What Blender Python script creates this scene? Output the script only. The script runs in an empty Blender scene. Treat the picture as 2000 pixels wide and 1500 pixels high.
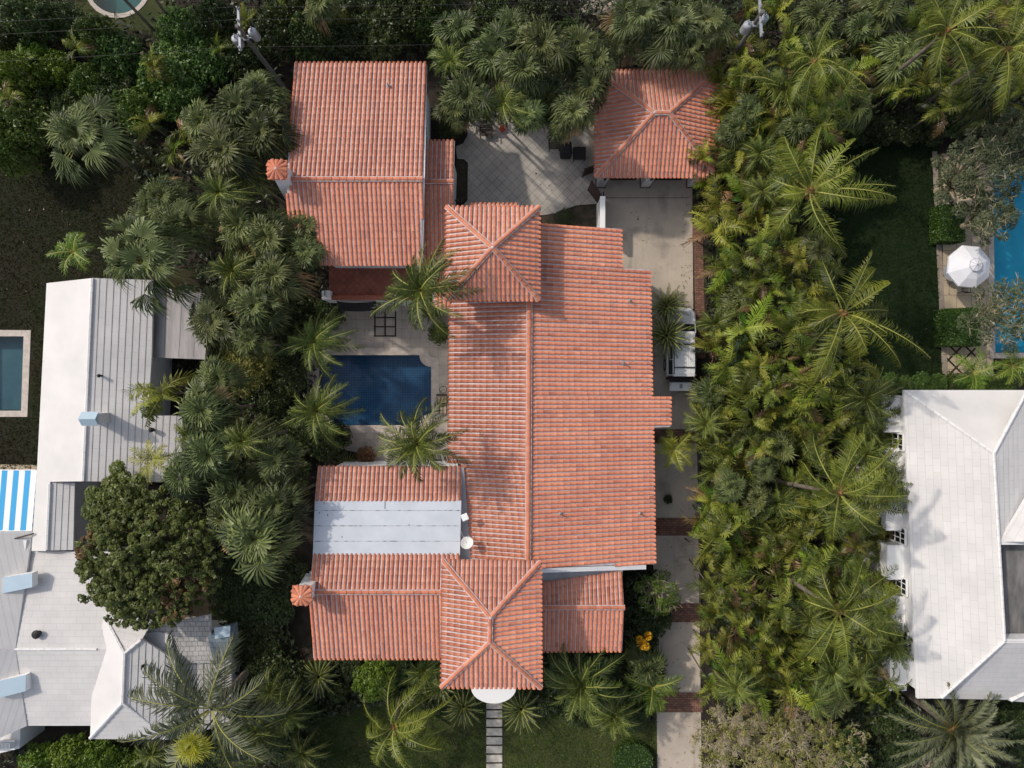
import bpy, math, random
import numpy as np
from mathutils import Vector, Matrix, Quaternion
from mathutils.geometry import tessellate_polygon

# ------------------------------------------------------------------ camera, light, exposure
H = 48.0                      # drone height in metres
F = 2000*25.0/36.0            # focal length in photo pixels
sc = bpy.context.scene
cam_d = bpy.data.cameras.new('camera'); cam_d.lens = 25.0; cam_d.sensor_width = 36.0
cam_d.clip_start = 0.5; cam_d.clip_end = 2000
cam = bpy.data.objects.new('camera', cam_d); sc.collection.objects.link(cam)
cam.location = (0, 0, H); cam.rotation_euler = (0, 0, 0); sc.camera = cam
SUN_DX, SUN_DY, SUN_EL = 0.85, -0.53, math.radians(42)
w = bpy.data.worlds.new('World'); sc.world = w; w.use_nodes = True
nt = w.node_tree; sky = nt.nodes.new('ShaderNodeTexSky'); sky.sky_type = 'NISHITA'; sky.sun_disc = False
sky.sun_elevation = SUN_EL; sky.sun_rotation = math.atan2(-SUN_DX, -SUN_DY); sky.air_density = 1.0; sky.dust_density = 2.5
hsv = nt.nodes.new('ShaderNodeHueSaturation'); hsv.inputs['Saturation'].default_value = 0.55
nt.links.new(sky.outputs[0], hsv.inputs['Color']); nt.links.new(hsv.outputs[0], nt.nodes['Background'].inputs[0]); nt.nodes['Background'].inputs[1].default_value = 0.148
sl = bpy.data.lights.new('sun', 'SUN'); sl.energy = 2.2; sl.angle = math.radians(1.4); sl.color = (1.0, 0.90, 0.77)
so = bpy.data.objects.new('sun', sl); sc.collection.objects.link(so)
hd = Vector((SUN_DX, SUN_DY, 0)).normalized()*math.cos(SUN_EL); hd.z = -math.sin(SUN_EL)
so.rotation_euler = hd.to_track_quat('-Z', 'Y').to_euler()
sc.view_settings.view_transform = 'Standard'; sc.view_settings.look = 'None'
sc.view_settings.exposure = 0.18; sc.view_settings.gamma = 1.0

rnd = random.Random(11)
COL = sc.collection

# ------------------------------------------------------------------ helpers
ZK = 1.0   # height factor while one house is being laid out
def P(px, py, z=0.0):
    z = z*ZK
    return Vector(((px-1000)/F*(H-z), (750-py)/F*(H-z), z))

class Plane:
    def __init__(s, a, b, c):
        a, b, c = P(*a), P(*b), P(*c)
        s.p = a; n = (b-a).cross(c-a).normalized(); s.n = n if n.z > 0 else -n
    def hit(s, px, py):
        o = Vector((0, 0, H)); d = Vector(((px-1000)/F, (750-py)/F, -1))
        return o + d*((s.p-o).dot(s.n)/d.dot(s.n))
    def z(s, x, y):
        return s.p.z - (s.n.x*(x-s.p.x)+s.n.y*(y-s.p.y))/s.n.z

def tag(o, label=None, cat=None, group=None, kind=None):
    if label: o['label'] = label
    if cat: o['category'] = cat
    if group: o['group'] = group
    if kind: o['kind'] = kind
    return o

def link(o, parent=None):
    COL.objects.link(o)
    if parent: o.parent = parent
    return o

def empty(name, loc, label, cat, group=None, rz=0):
    o = bpy.data.objects.new(name, None); o.location = loc; o.rotation_euler = (0, 0, rz)
    o.empty_display_size = 0.3
    COL.objects.link(o); return tag(o, label, cat, group)

class MB:
    """collects faces, builds one mesh object"""
    def __init__(s): s.v = []; s.f = []; s.t = []; s.m = []; s.uv = None
    def add(s, vs, fs, tone=0.5, mi=0):
        b = len(s.v); s.v.extend([tuple(v) for v in vs])
        for f in fs: s.f.append([i+b for i in f]); s.t.append(tone); s.m.append(mi)
        return s
    def box(s, c, sz, rz=0, tone=0.5, mi=0, mat=None):
        hx, hy, hz = sz[0]/2, sz[1]/2, sz[2]/2
        vs = [Vector((x*hx, y*hy, z*hz)) for z in (-1, 1) for y in (-1, 1) for x in (-1, 1)]
        R = mat if mat is not None else Matrix.Rotation(rz, 3, 'Z')
        vs = [R @ v + Vector(c) for v in vs]
        return s.add(vs, [(0,2,3,1), (4,5,7,6), (0,1,5,4), (2,6,7,3), (0,4,6,2), (1,3,7,5)], tone, mi)
    def bar(s, a, b, r, r2=None, n=6, tone=0.5, mi=0, caps=True):
        a, b = Vector(a), Vector(b); r2 = r if r2 is None else r2
        d = (b-a).normalized(); x = d.orthogonal().normalized(); y = d.cross(x)
        vs = []
        for p, q in ((a, r), (b, r2)):
            for k in range(n):
                an = 2*math.pi*k/n; vs.append(p + (x*math.cos(an)+y*math.sin(an))*q)
        fs = [(k, (k+1) % n, n+(k+1) % n, n+k) for k in range(n)]
        if caps: fs += [tuple(range(n-1, -1, -1)), tuple(range(n, 2*n))]
        return s.add(vs, fs, tone, mi)
    def lathe(s, c, prof, n=16, tone=0.5, mi=0):
        c = Vector(c); vs = []
        for (r, z) in prof:
            for k in range(n):
                an = 2*math.pi*k/n; vs.append(c+Vector((r*math.cos(an), r*math.sin(an), z)))
        fs = [(j*n+k, j*n+(k+1) % n, (j+1)*n+(k+1) % n, (j+1)*n+k) for j in range(len(prof)-1) for k in range(n)]
        fs += [tuple(range(n-1, -1, -1)), tuple((len(prof)-1)*n+k for k in range(n))]
        return s.add(vs, fs, tone, mi)
    def prism(s, pts, z0, z1, tone=0.5, mi=0):
        z0, z1 = z0*ZK, z1*ZK
        n = len(pts); ar = sum(pts[i][0]*pts[(i+1) % n][1]-pts[(i+1) % n][0]*pts[i][1] for i in range(n))
        if ar < 0: pts = list(reversed(pts))
        vs = [Vector((p[0], p[1], z0)) for p in pts]+[Vector((p[0], p[1], z1)) for p in pts]
        fs = [(i, (i+1) % n, n+(i+1) % n, n+i) for i in range(n)]
        tri = tessellate_polygon([[Vector((p[0], p[1], 0)) for p in pts]])
        for t in tri:
            a, b, c = [Vector((pts[i][0], pts[i][1], 0)) for i in t]
            if (b-a).cross(c-a).z < 0: t = (t[0], t[2], t[1])
            fs.append(tuple(i+n for i in t)); fs.append(tuple(reversed(t)))
        return s.add(vs, fs, tone, mi)
    def slab(s, pts, th, tone=0.5, mi=0, n=None):
        """sloped polygon with thickness th downward (vertical)"""
        k = len(pts); vs = [Vector(p) for p in pts]+[Vector(p)-Vector((0, 0, th)) for p in pts]
        ar = sum(pts[i][0]*pts[(i+1) % k][1]-pts[(i+1) % k][0]*pts[i][1] for i in range(k))
        if ar < 0: vs = list(reversed(vs[:k]))+list(reversed(vs[k:]))
        fs = [(i+k, (i+1) % k+k, (i+1) % k, i) for i in range(k)]
        for t in tessellate_polygon([[Vector((v.x, v.y, 0)) for v in vs[:k]]]):
            a, b, c = [Vector((vs[i].x, vs[i].y, 0)) for i in t]
            if (b-a).cross(c-a).z < 0: t = (t[0], t[2], t[1])
            fs.append(tuple(t)); fs.append(tuple(i+k for i in reversed(t)))
        return s.add(vs, fs, tone, mi)
    def build(s, name, mats, parent=None, smooth=False, uv=None, bevel=0):
        me = bpy.data.meshes.new(name); me.from_pydata(s.v, [], s.f)
        if not isinstance(mats, (list, tuple)): mats = [mats]
        for m in mats: me.materials.append(m)
        if len(mats) > 1: me.polygons.foreach_set('material_index', s.m)
        a = me.attributes.new('tone', 'FLOAT', 'FACE'); a.data.foreach_set('value', np.array(s.t, dtype=np.float32))
        if smooth: me.polygons.foreach_set('use_smooth', [True]*len(me.polygons))
        if uv:
            ul = me.uv_layers.new(name='UVMap')
            for lp in me.loops:
                ul.data[lp.index].uv = uv(me.vertices[lp.vertex_index].co)
        me.update()
        o = bpy.data.objects.new(name, me); link(o, parent)
        if bevel:
            b = o.modifiers.new('bevel', 'BEVEL'); b.width = bevel; b.segments = 2; b.limit_method = 'ANGLE'
        return o

# ------------------------------------------------------------------ materials
def mat(name, col, rough=0.7, col2=None, scale=1.0, detail=6, bump=0.0, bscale=20, spec=0.3, metal=0.0,
        tone=None, lo=0.35, hi=0.65, coords='Object', objrand=0.0, trans=0.0, extra=None, sx=None):
    m = bpy.data.materials.new(name); m.use_nodes = True; t = m.node_tree; N = t.nodes; L = t.links
    b = N['Principled BSDF']; b.inputs['Roughness'].default_value = rough; b.inputs['Metallic'].default_value = metal
    b.inputs['Specular IOR Level'].default_value = spec
    tc = N.new('ShaderNodeTexCoord')
    src = tc.outputs[coords]
    if coords == 'World':
        pass
    cur = None
    def rgb(c):
        n = N.new('ShaderNodeRGB'); n.outputs[0].default_value = (*c, 1); return n.outputs[0]
    cur = rgb(col)
    vec = src
    if sx:
        mp = N.new('ShaderNodeMapping'); mp.inputs['Scale'].default_value = sx; L.new(src, mp.inputs[0]); vec = mp.outputs[0]
    if col2 is not None:
        nz = N.new('ShaderNodeTexNoise'); nz.inputs['Scale'].default_value = scale; nz.inputs['Detail'].default_value = detail
        nz.inputs['Roughness'].default_value = 0.6
        L.new(vec, nz.inputs['Vector'])
        mr = N.new('ShaderNodeMapRange'); mr.inputs[1].default_value = lo; mr.inputs[2].default_value = hi; L.new(nz.outputs[0], mr.inputs[0])
        mx = N.new('ShaderNodeMix'); mx.data_type = 'RGBA'; L.new(mr.outputs[0], mx.inputs[0]); L.new(cur, mx.inputs[6]); L.new(rgb(col2), mx.inputs[7])
        cur = mx.outputs[2]
    if tone is not None:
        at = N.new('ShaderNodeAttribute'); at.attribute_name = 'tone'
        mx = N.new('ShaderNodeMix'); mx.data_type = 'RGBA'; L.new(at.outputs['Fac'], mx.inputs[0]); L.new(cur, mx.inputs[6]); L.new(rgb(tone), mx.inputs[7])
        cur = mx.outputs[2]
    if objrand:
        oi = N.new('ShaderNodeObjectInfo'); mr = N.new('ShaderNodeMapRange')
        mr.inputs[3].default_value = 1-objrand; mr.inputs[4].default_value = 1+objrand; L.new(oi.outputs['Random'], mr.inputs[0])
        m2 = N.new('ShaderNodeMath'); m2.operation = 'MULTIPLY'; m2.inputs[1].default_value = 7.31; L.new(oi.outputs['Random'], m2.inputs[0])
        m3 = N.new('ShaderNodeMath'); m3.operation = 'FRACT'; L.new(m2.outputs[0], m3.inputs[0])
        mh = N.new('ShaderNodeMapRange'); mh.inputs[3].default_value = 0.5-objrand*0.07; mh.inputs[4].default_value = 0.5+objrand*0.05; L.new(m3.outputs[0], mh.inputs[0])
        hs = N.new('ShaderNodeHueSaturation'); L.new(mr.outputs[0], hs.inputs['Value']); L.new(mh.outputs[0], hs.inputs['Hue']); L.new(cur, hs.inputs['Color'])
        cur = hs.outputs[0]
    if extra: cur = extra(N, L, tc, cur, rgb)
    L.new(cur, b.inputs['Base Color'])
    if bump:
        nb = N.new('ShaderNodeTexNoise'); nb.inputs['Scale'].default_value = bscale; nb.inputs['Detail'].default_value = 5; L.new(src, nb.inputs['Vector'])
        bp = N.new('ShaderNodeBump'); bp.inputs['Strength'].default_value = bump; bp.inputs['Distance'].default_value = 0.05
        L.new(nb.outputs[0], bp.inputs['Height']); L.new(bp.outputs[0], b.inputs['Normal'])
    if trans:
        tr = N.new('ShaderNodeBsdfTranslucent'); L.new(cur, tr.inputs[0])
        ms = N.new('ShaderNodeMixShader'); ms.inputs[0].default_value = trans
        out = N['Material Output']; L.new(b.outputs[0], ms.inputs[1]); L.new(tr.outputs[0], ms.inputs[2]); L.new(ms.outputs[0], out.inputs[0])
    return m

def grid_lines(size, width, col, rot=0.0, offset=0.5, sy=None, amount=1.0, cvar=None):
    """brick/tile joints in object coordinates (metres)"""
    def ex(N, L, tc, cur, rgb):
        mp = N.new('ShaderNodeMapping'); mp.inputs['Rotation'].default_value = (0, 0, rot); L.new(tc.outputs['Object'], mp.inputs[0])
        bt = N.new('ShaderNodeTexBrick'); bt.inputs['Scale'].default_value = 1.0; bt.offset = offset
        bt.inputs['Mortar Size'].default_value = width; bt.inputs['Brick Width'].default_value = size; bt.inputs['Row Height'].default_value = sy or size
        bt.inputs['Mortar Smooth'].default_value = 0.1; bt.inputs['Bias'].default_value = 0.0
        bt.inputs['Color1'].default_value = (1, 1, 1, 1); v = cvar if cvar is not None else 0.85
        bt.inputs['Color2'].default_value = (v, v, v, 1); bt.inputs['Mortar'].default_value = (*col, 1)
        L.new(mp.outputs[0], bt.inputs['Vector'])
        mx = N.new('ShaderNodeMix'); mx.data_type = 'RGBA'; mx.blend_type = 'MULTIPLY'; mx.inputs[0].default_value = amount
        L.new(cur, mx.inputs[6]); L.new(bt.outputs[0], mx.inputs[7]); return mx.outputs[2]
    return ex

M = {}
M['tile'] = mat('terracotta_tile', (0.60, 0.228, 0.132), 0.65, (0.48, 0.160, 0.092), 0.30, 5, tone=None, lo=0.3, hi=0.7, spec=0.25, bump=0.15, bscale=9)
def tile_tone(m):
    t = m.node_tree; N = t.nodes; L = t.links; b = N['Principled BSDF']; lk = b.inputs['Base Color'].links[0]; src = lk.from_socket
    at = N.new('ShaderNodeAttribute'); at.attribute_name = 'tone'
    cr = N.new('ShaderNodeValToRGB'); e = cr.color_ramp.elements
    e[0].position = 0.0; e[0].color = (0.66, 0.60, 0.66, 1); e[1].position = 1.0; e[1].color = (1.16, 1.30, 1.35, 1)
    x = e.new(0.5); x.color = (1, 1, 1, 1)
    L.new(at.outputs['Fac'], cr.inputs[0])
    mx = N.new('ShaderNodeMix'); mx.data_type = 'RGBA'; mx.blend_type = 'MULTIPLY'; mx.inputs[0].default_value = 1
    L.new(src, mx.inputs[6]); L.new(cr.outputs[0], mx.inputs[7]); 
    tc = N.new('ShaderNodeTexCoord'); n2 = N.new('ShaderNodeTexNoise'); n2.inputs['Scale'].default_value = 14; n2.inputs['Detail'].default_value = 4
    L.new(tc.outputs['Object'], n2.inputs['Vector']); mr = N.new('ShaderNodeMapRange'); mr.inputs[1].default_value = 0.62; mr.inputs[2].default_value = 0.80; mr.inputs[4].default_value = 0.3
    L.new(n2.outputs[0], mr.inputs[0]); m2 = N.new('ShaderNodeMix'); m2.data_type = 'RGBA'; L.new(mr.outputs[0], m2.inputs[0]); L.new(mx.outputs[2], m2.inputs[6]); m2.inputs[7].default_value = (0.62, 0.50, 0.47, 1)
    n3 = N.new('ShaderNodeTexNoise'); n3.inputs['Scale'].default_value = 1.1; n3.inputs['Detail'].default_value = 9; n3.inputs['Roughness'].default_value = .7; L.new(tc.outputs['Object'], n3.inputs['Vector'])
    mr3 = N.new('ShaderNodeMapRange'); mr3.inputs[1].default_value = .53; mr3.inputs[2].default_value = .75; mr3.inputs[4].default_value = .6; L.new(n3.outputs[0], mr3.inputs[0])
    m3 = N.new('ShaderNodeMix'); m3.data_type = 'RGBA'; L.new(mr3.outputs[0], m3.inputs[0]); L.new(m2.outputs[2], m3.inputs[6]); m3.inputs[7].default_value = (0.33, 0.17, 0.13, 1); m2 = m3
    L.new(m2.outputs[2], b.inputs['Base Color'])
tile_tone(M['tile'])
M['pan'] = mat('roof_pan_mortar', (0.57, 0.51, 0.52), 0.9, (0.42, 0.34, 0.34), 3.0, 5, lo=0.4, hi=0.7)
M['stucco'] = mat('white_stucco', (0.74, 0.74, 0.75), 0.85, (0.62, 0.62, 0.63), 0.8, 5, bump=0.1, bscale=30)
M['stucco_grey'] = mat('grey_render', (0.42, 0.42, 0.44), 0.9, (0.33, 0.33, 0.35), 1.5)  # plain grey render for the valley and gutter strips
M['white_paint'] = mat('white_paint', (0.80, 0.80, 0.80), 0.5)
def course_joints(N, L, tc, cur, rgb):
    uv = N.new('ShaderNodeUVMap'); uv.uv_map = 'UVMap'
    bt = N.new('ShaderNodeTexBrick'); bt.inputs['Scale'].default_value = 1.0
    bt.inputs['Mortar Size'].default_value = 0.008; bt.inputs['Brick Width'].default_value = 0.80; bt.inputs['Row Height'].default_value = 0.385
    bt.inputs['Color1'].default_value = (1, 1, 1, 1); bt.inputs['Color2'].default_value = (0.95, 0.95, 0.955, 1); bt.inputs['Mortar'].default_value = (0.72, 0.72, 0.74, 1)
    L.new(uv.outputs[0], bt.inputs['Vector'])
    mx = N.new('ShaderNodeMix'); mx.data_type = 'RGBA'; mx.blend_type = 'MULTIPLY'; mx.inputs[0].default_value = 1
    L.new(cur, mx.inputs[6]); L.new(bt.outputs[0], mx.inputs[7]); return mx.outputs[2]
M['white_roof'] = mat('white_roof_tile', (0.635, 0.62, 0.61), 0.6, (0.49, 0.48, 0.48), 0.35, 10, lo=0.35, hi=0.8, extra=course_joints, bump=0.05, bscale=8)
M['white_smooth'] = mat('white_painted_roof', (0.66, 0.64, 0.63), 0.55, (0.54, 0.53, 0.525), 0.4, 10, lo=0.35, hi=0.8, bump=0.05, bscale=8)
M['white_cap'] = mat('white_ridge', (0.74, 0.73, 0.73), 0.6, (0.64, 0.63, 0.63), 2.0)
M['flat_white'] = mat('flat_roof_coating', (0.58, 0.62, 0.68), 0.5, (0.50, 0.54, 0.60), 0.7, 8)
M['seam'] = mat('dark_seam', (0.12, 0.13, 0.14), 0.8)
M['flat_grey'] = mat('weathered_flat_roof', (0.40, 0.38, 0.38), 0.9, (0.24, 0.23, 0.23), 0.8, 8, sx=(3, 0.4, 1), lo=0.35, hi=0.7)
M['flat_dark'] = mat('stained_membrane', (0.22, 0.21, 0.205), 0.9, (0.07, 0.07, 0.07), 0.8, 8, sx=(2, 0.5, 1))
M['concrete'] = mat('driveway_concrete', (0.42, 0.37, 0.32), 0.9, (0.31, 0.275, 0.245), 0.35, 8, lo=0.35, hi=0.7, bump=0.1, bscale=25)
def stains(N, L, tc, cur, rgb):
    for sc_, st, lo_, hi_, colr, amt in ((0.55, (1, 1, 1), .56, .74, (0.13, 0.115, 0.10), .55), (1.6, (1, .12, 1), .58, .72, (0.16, 0.14, 0.125), .35), (7, (1, 1, 1), .66, .72, (0.10, 0.085, 0.075), .5)):
        mp = N.new('ShaderNodeMapping'); mp.inputs['Scale'].default_value = st; L.new(tc.outputs['Object'], mp.inputs[0])
        nz = N.new('ShaderNodeTexNoise'); nz.inputs['Scale'].default_value = sc_; nz.inputs['Detail'].default_value = 8; L.new(mp.outputs[0], nz.inputs['Vector'])
        mr = N.new('ShaderNodeMapRange'); mr.inputs[1].default_value = lo_; mr.inputs[2].default_value = hi_; mr.inputs[4].default_value = amt; L.new(nz.outputs[0], mr.inputs[0])
        mx = N.new('ShaderNodeMix'); mx.data_type = 'RGBA'; L.new(mr.outputs[0], mx.inputs[0]); L.new(cur, mx.inputs[6]); L.new(rgb(colr), mx.inputs[7]); cur = mx.outputs[2]
    return cur
M['concrete'] = mat('driveway_concrete', (0.52, 0.45, 0.37), 0.9, (0.38, 0.33, 0.285), 0.35, 8, lo=0.35, hi=0.7, bump=0.1, bscale=25, extra=stains)
M['joint'] = mat('concrete_joint', (0.12, 0.11, 0.10), 0.9)
M['brick'] = mat('brick_paving', (0.30, 0.16, 0.115), 0.9, (0.17, 0.10, 0.08), 2.0, 6, extra=grid_lines(0.30, 0.018, (0.45, 0.42, 0.40), offset=0.5, sy=0.15, cvar=0.6))
M['patio'] = mat('travertine_patio', (0.50, 0.465, 0.42), 0.85, (0.36, 0.34, 0.315), 0.5, 8, extra=grid_lines(0.48, 0.012, (0.42, 0.40, 0.38), rot=math.radians(45), offset=0.0, cvar=0.90), bump=0.08)
M['deck'] = mat('pool_deck_stone', (0.46, 0.41, 0.36), 0.85, (0.35, 0.31, 0.28), 0.9, 8, extra=grid_lines(0.62, 0.010, (0.60, 0.58, 0.55), offset=0.0, cvar=0.92), bump=0.08)
M['coping'] = mat('pool_coping', (0.52, 0.46, 0.41), 0.8, (0.40, 0.35, 0.31), 3.0, 8, bump=0.1)
M['tan'] = mat('tan_paving', (0.50, 0.41, 0.29), 0.85, (0.40, 0.33, 0.24), 0.8, 6, extra=grid_lines(1.0, 0.02, (0.5, 0.45, 0.4), offset=0.5, cvar=0.9))
M['kerb'] = mat('stone_kerb', (0.36, 0.31, 0.25), 0.9, (0.24, 0.20, 0.17), 1.5, 6, extra=grid_lines(0.6, 0.015, (0.5, 0.48, 0.45), offset=0, sy=2.0, cvar=0.85))
M['terrace_tile'] = mat('terrace_clay_tile', (0.34, 0.115, 0.075), 0.7, (0.24, 0.08, 0.055), 1.5, 6, extra=grid_lines(0.30, 0.008, (0.5, 0.42, 0.4), rot=math.radians(45), offset=0, cvar=0.8))
M['soil'] = mat('mulch_soil', (0.045, 0.036, 0.028), 1.0, (0.018, 0.016, 0.012), 1.2, 8, bump=0.6, bscale=12)
M['bed'] = mat('planting_bed', (0.075, 0.055, 0.045), 1.0, (0.03, 0.035, 0.018), 2.5, 8, bump=0.8, bscale=14)
M['lawn_dark'] = mat('shaded_lawn', (0.010, 0.020, 0.006), 1.0, (0.015, 0.028, 0.008), 0.5, 8, bump=0.8, bscale=60)  # palm shade over the east lawn is put into this dark colour
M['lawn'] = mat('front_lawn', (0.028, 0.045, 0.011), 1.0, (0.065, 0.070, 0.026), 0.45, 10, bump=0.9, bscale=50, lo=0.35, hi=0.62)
M['lawn_dry'] = mat('dry_lawn', (0.016, 0.022, 0.008), 1.0, (0.026, 0.021, 0.013), 0.25, 10, bump=0.9, bscale=50, lo=0.35, hi=0.65)
M['stepstone'] = mat('stepping_stone', (0.56, 0.52, 0.45), 0.9, (0.33, 0.31, 0.28), 2.0, 8, bump=0.1)
M['dark_metal'] = mat('dark_metal', (0.018, 0.016, 0.015), 0.5, spec=0.4)
M['dark_wood'] = mat('dark_wood', (0.045, 0.028, 0.022), 0.6, (0.025, 0.017, 0.014), 6)
M['brown_wood'] = mat('brown_gate_wood', (0.06, 0.035, 0.03), 0.6, (0.04, 0.025, 0.02), 6)
M['dark_cloth'] = mat('dark_cover', (0.025, 0.023, 0.025), 0.8, (0.015, 0.015, 0.016), 2)
M['tan_cloth'] = mat('tan_cushion', (0.34, 0.28, 0.20), 0.9, (0.28, 0.23, 0.17), 4)
M['glass_dark'] = mat('dark_glass', (0.012, 0.015, 0.018), 0.08, spec=0.6)
M['car_white'] = mat('car_white_paint', (0.70, 0.71, 0.72), 0.25, spec=0.5)
M['rubber'] = mat('tyre_rubber', (0.015, 0.015, 0.015), 0.8)
M['alloy'] = mat('alloy_rim', (0.35, 0.35, 0.36), 0.35, metal=0.8)
M['plastic'] = mat('black_plastic', (0.02, 0.02, 0.02), 0.6)
M['lamp_red'] = mat('tail_lamp_red', (0.35, 0.02, 0.02), 0.3)
M['interior'] = mat('car_interior', (0.035, 0.033, 0.032), 0.8)
M['galv'] = mat('galvanised_steel', (0.40, 0.42, 0.45), 0.5, (0.30, 0.32, 0.35), 3, metal=0.3)
M['pole_wood'] = mat('weathered_pole', (0.15, 0.14, 0.13), 0.9, (0.09, 0.085, 0.08), 3, sx=(4, 4, 0.5))
M['wire'] = mat('overhead_wire', (0.05, 0.05, 0.05), 0.6)
M['canopy'] = mat('umbrella_canvas', (0.74, 0.75, 0.80), 0.8, (0.66, 0.67, 0.72), 1.0)
M['stripe_blue'] = mat('awning_blue', (0.055, 0.33, 0.62), 0.8)
M['stripe_white'] = mat('awning_white', (0.76, 0.76, 0.78), 0.8)
M['skylight'] = mat('blue_grey_panel', (0.42, 0.53, 0.62), 0.3, (0.38, 0.49, 0.58), 1)
M['slate'] = mat('blue_grey_slate', (0.20, 0.25, 0.30), 0.6, (0.14, 0.18, 0.22), 1.5, extra=grid_lines(0.4, 0.015, (0.5, 0.5, 0.5), sy=0.3))
M['shingle'] = mat('pale_shingle', (0.50, 0.49, 0.48), 0.8, (0.40, 0.39, 0.385), 1.2, extra=grid_lines(0.35, 0.018, (0.45, 0.45, 0.47), sy=0.33, cvar=0.88))
M['green_shutter'] = mat('green_shutter', (0.10, 0.22, 0.17), 0.6)
M['red'] = mat('red_plastic', (0.55, 0.04, 0.02), 0.5)
M['dish'] = mat('dish_grey_white', (0.78, 0.78, 0.74), 0.5)
M['trunk'] = mat('palm_trunk', (0.20, 0.165, 0.135), 0.95, (0.11, 0.09, 0.075), 2, 6, sx=(1, 1, 9), bump=0.5)
M['bark'] = mat('tree_bark', (0.16, 0.13, 0.11), 0.95, (0.10, 0.085, 0.07), 5, bump=0.5)
M['pale_bark'] = mat('bare_twig', (0.46, 0.40, 0.28), 0.95, (0.32, 0.27, 0.18), 5)
M['fibre'] = mat('crown_fibre', (0.30, 0.15, 0.055), 0.95, (0.18, 0.10, 0.05), 6)
M['rachis'] = mat('frond_midrib', (0.28, 0.27, 0.06), 0.6, (0.20, 0.22, 0.05), 2)
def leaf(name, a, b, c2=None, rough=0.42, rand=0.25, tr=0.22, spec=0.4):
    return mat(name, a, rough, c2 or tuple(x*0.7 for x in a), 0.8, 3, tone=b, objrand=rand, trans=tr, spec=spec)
M['coco'] = leaf('coconut_leaf', (0.028, 0.052, 0.009), (0.200, 0.235, 0.032), rand=.15, spec=.3)
M['belt'] = leaf('christmas_palm_leaf', (0.015, 0.032, 0.007), (0.255, 0.280, 0.042), rand=0.35, spec=.3)
M['pool_palm'] = leaf('date_palm_leaf', (0.026, 0.050, 0.010), (0.160, 0.205, 0.045), rand=0.2, spec=.3)
M['fan'] = leaf('fan_palm_leaf', (0.026, 0.044, 0.012), (0.200, 0.235, 0.090), rand=0.2, spec=.25)
M['fan_dark'] = leaf('thatch_palm_leaf', (0.013, 0.026, 0.007), (0.165, 0.200, 0.068), rand=0.3, spec=.25)
M['grey_palm'] = leaf('silver_date_leaf', (0.045, 0.062, 0.030), (0.225, 0.245, 0.145), rand=0.1, spec=.25)
M['cycad'] = leaf('cycad_leaf', (0.030, 0.055, 0.014), (0.085, 0.115, 0.045), rand=0.2)
M['lime'] = leaf('lime_frond', (0.06, 0.12, 0.012), (0.24, 0.32, 0.03), rand=0.3, tr=.3, spec=.3)
M['yellow_leaf'] = leaf('yellow_green_leaf', (0.17, 0.20, 0.015), (0.36, 0.36, 0.03), rand=0.1, tr=0.3)
M['dead'] = leaf('dead_frond', (0.14, 0.085, 0.035), (0.34, 0.24, 0.11), rand=0.3, tr=0.1)
M['bush'] = leaf('shrub_leaf', (0.028, 0.065, 0.010), (0.110, 0.185, 0.030), rand=0.35)
M['bush_dark'] = leaf('dark_shrub_leaf', (0.014, 0.030, 0.008), (0.065, 0.100, 0.022), rand=0.35)
M['bush_bright'] = leaf('bright_shrub_leaf', (0.060, 0.120, 0.010), (0.165, 0.260, 0.025), rand=0.2)
M['grape'] = leaf('sea_grape_leaf', (0.030, 0.050, 0.010), (0.175, 0.210, 0.050), rand=0.1, spec=.3)
M['rusty'] = leaf('rusty_leaf', (0.10, 0.065, 0.02), (0.24, 0.15, 0.05), rand=0.1)
M['olive'] = leaf('olive_leaf', (0.050, 0.068, 0.030), (0.135, 0.160, 0.080), rand=0.1, spec=.25)
M['dry'] = leaf('dry_tree_leaf', (0.12, 0.135, 0.030), (0.36, 0.36, 0.10), rand=0.1)
M['hedge'] = leaf('clipped_hedge_leaf', (0.022, 0.055, 0.008), (0.070, 0.130, 0.020), rand=0.1)
M['flower'] = leaf('yellow_petal', (0.60, 0.30, 0.02), (0.80, 0.50, 0.03), rand=0.05)
M['croton'] = leaf('croton_leaf', (0.10, 0.03, 0.02), (0.20, 0.10, 0.04), rand=0.2)
M['under'] = leaf('undergrowth_leaf', (0.014, 0.022, 0.008), (0.045, 0.060, 0.020), rand=0.0, tr=0.1)  # leaf colour kept near black, painting deep shade into the gaps

M['grass_front'] = leaf('grass_blade', (0.030, 0.055, 0.012), (0.090, 0.125, 0.034), rand=0, spec=0.0, rough=1.0, tr=0.0)
M['grass_dark'] = leaf('grass_blade_dark', (0.009, 0.021, 0.006), (0.016, 0.036, 0.010), rand=0, spec=0.0, rough=1.0, tr=0.0)  # blades follow the shade painted into the east lawn
M['grass_dry'] = leaf('grass_blade_dry', (0.016, 0.022, 0.008), (0.032, 0.036, 0.014), rand=0, spec=0.0, rough=1.0, tr=0.0)

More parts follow.
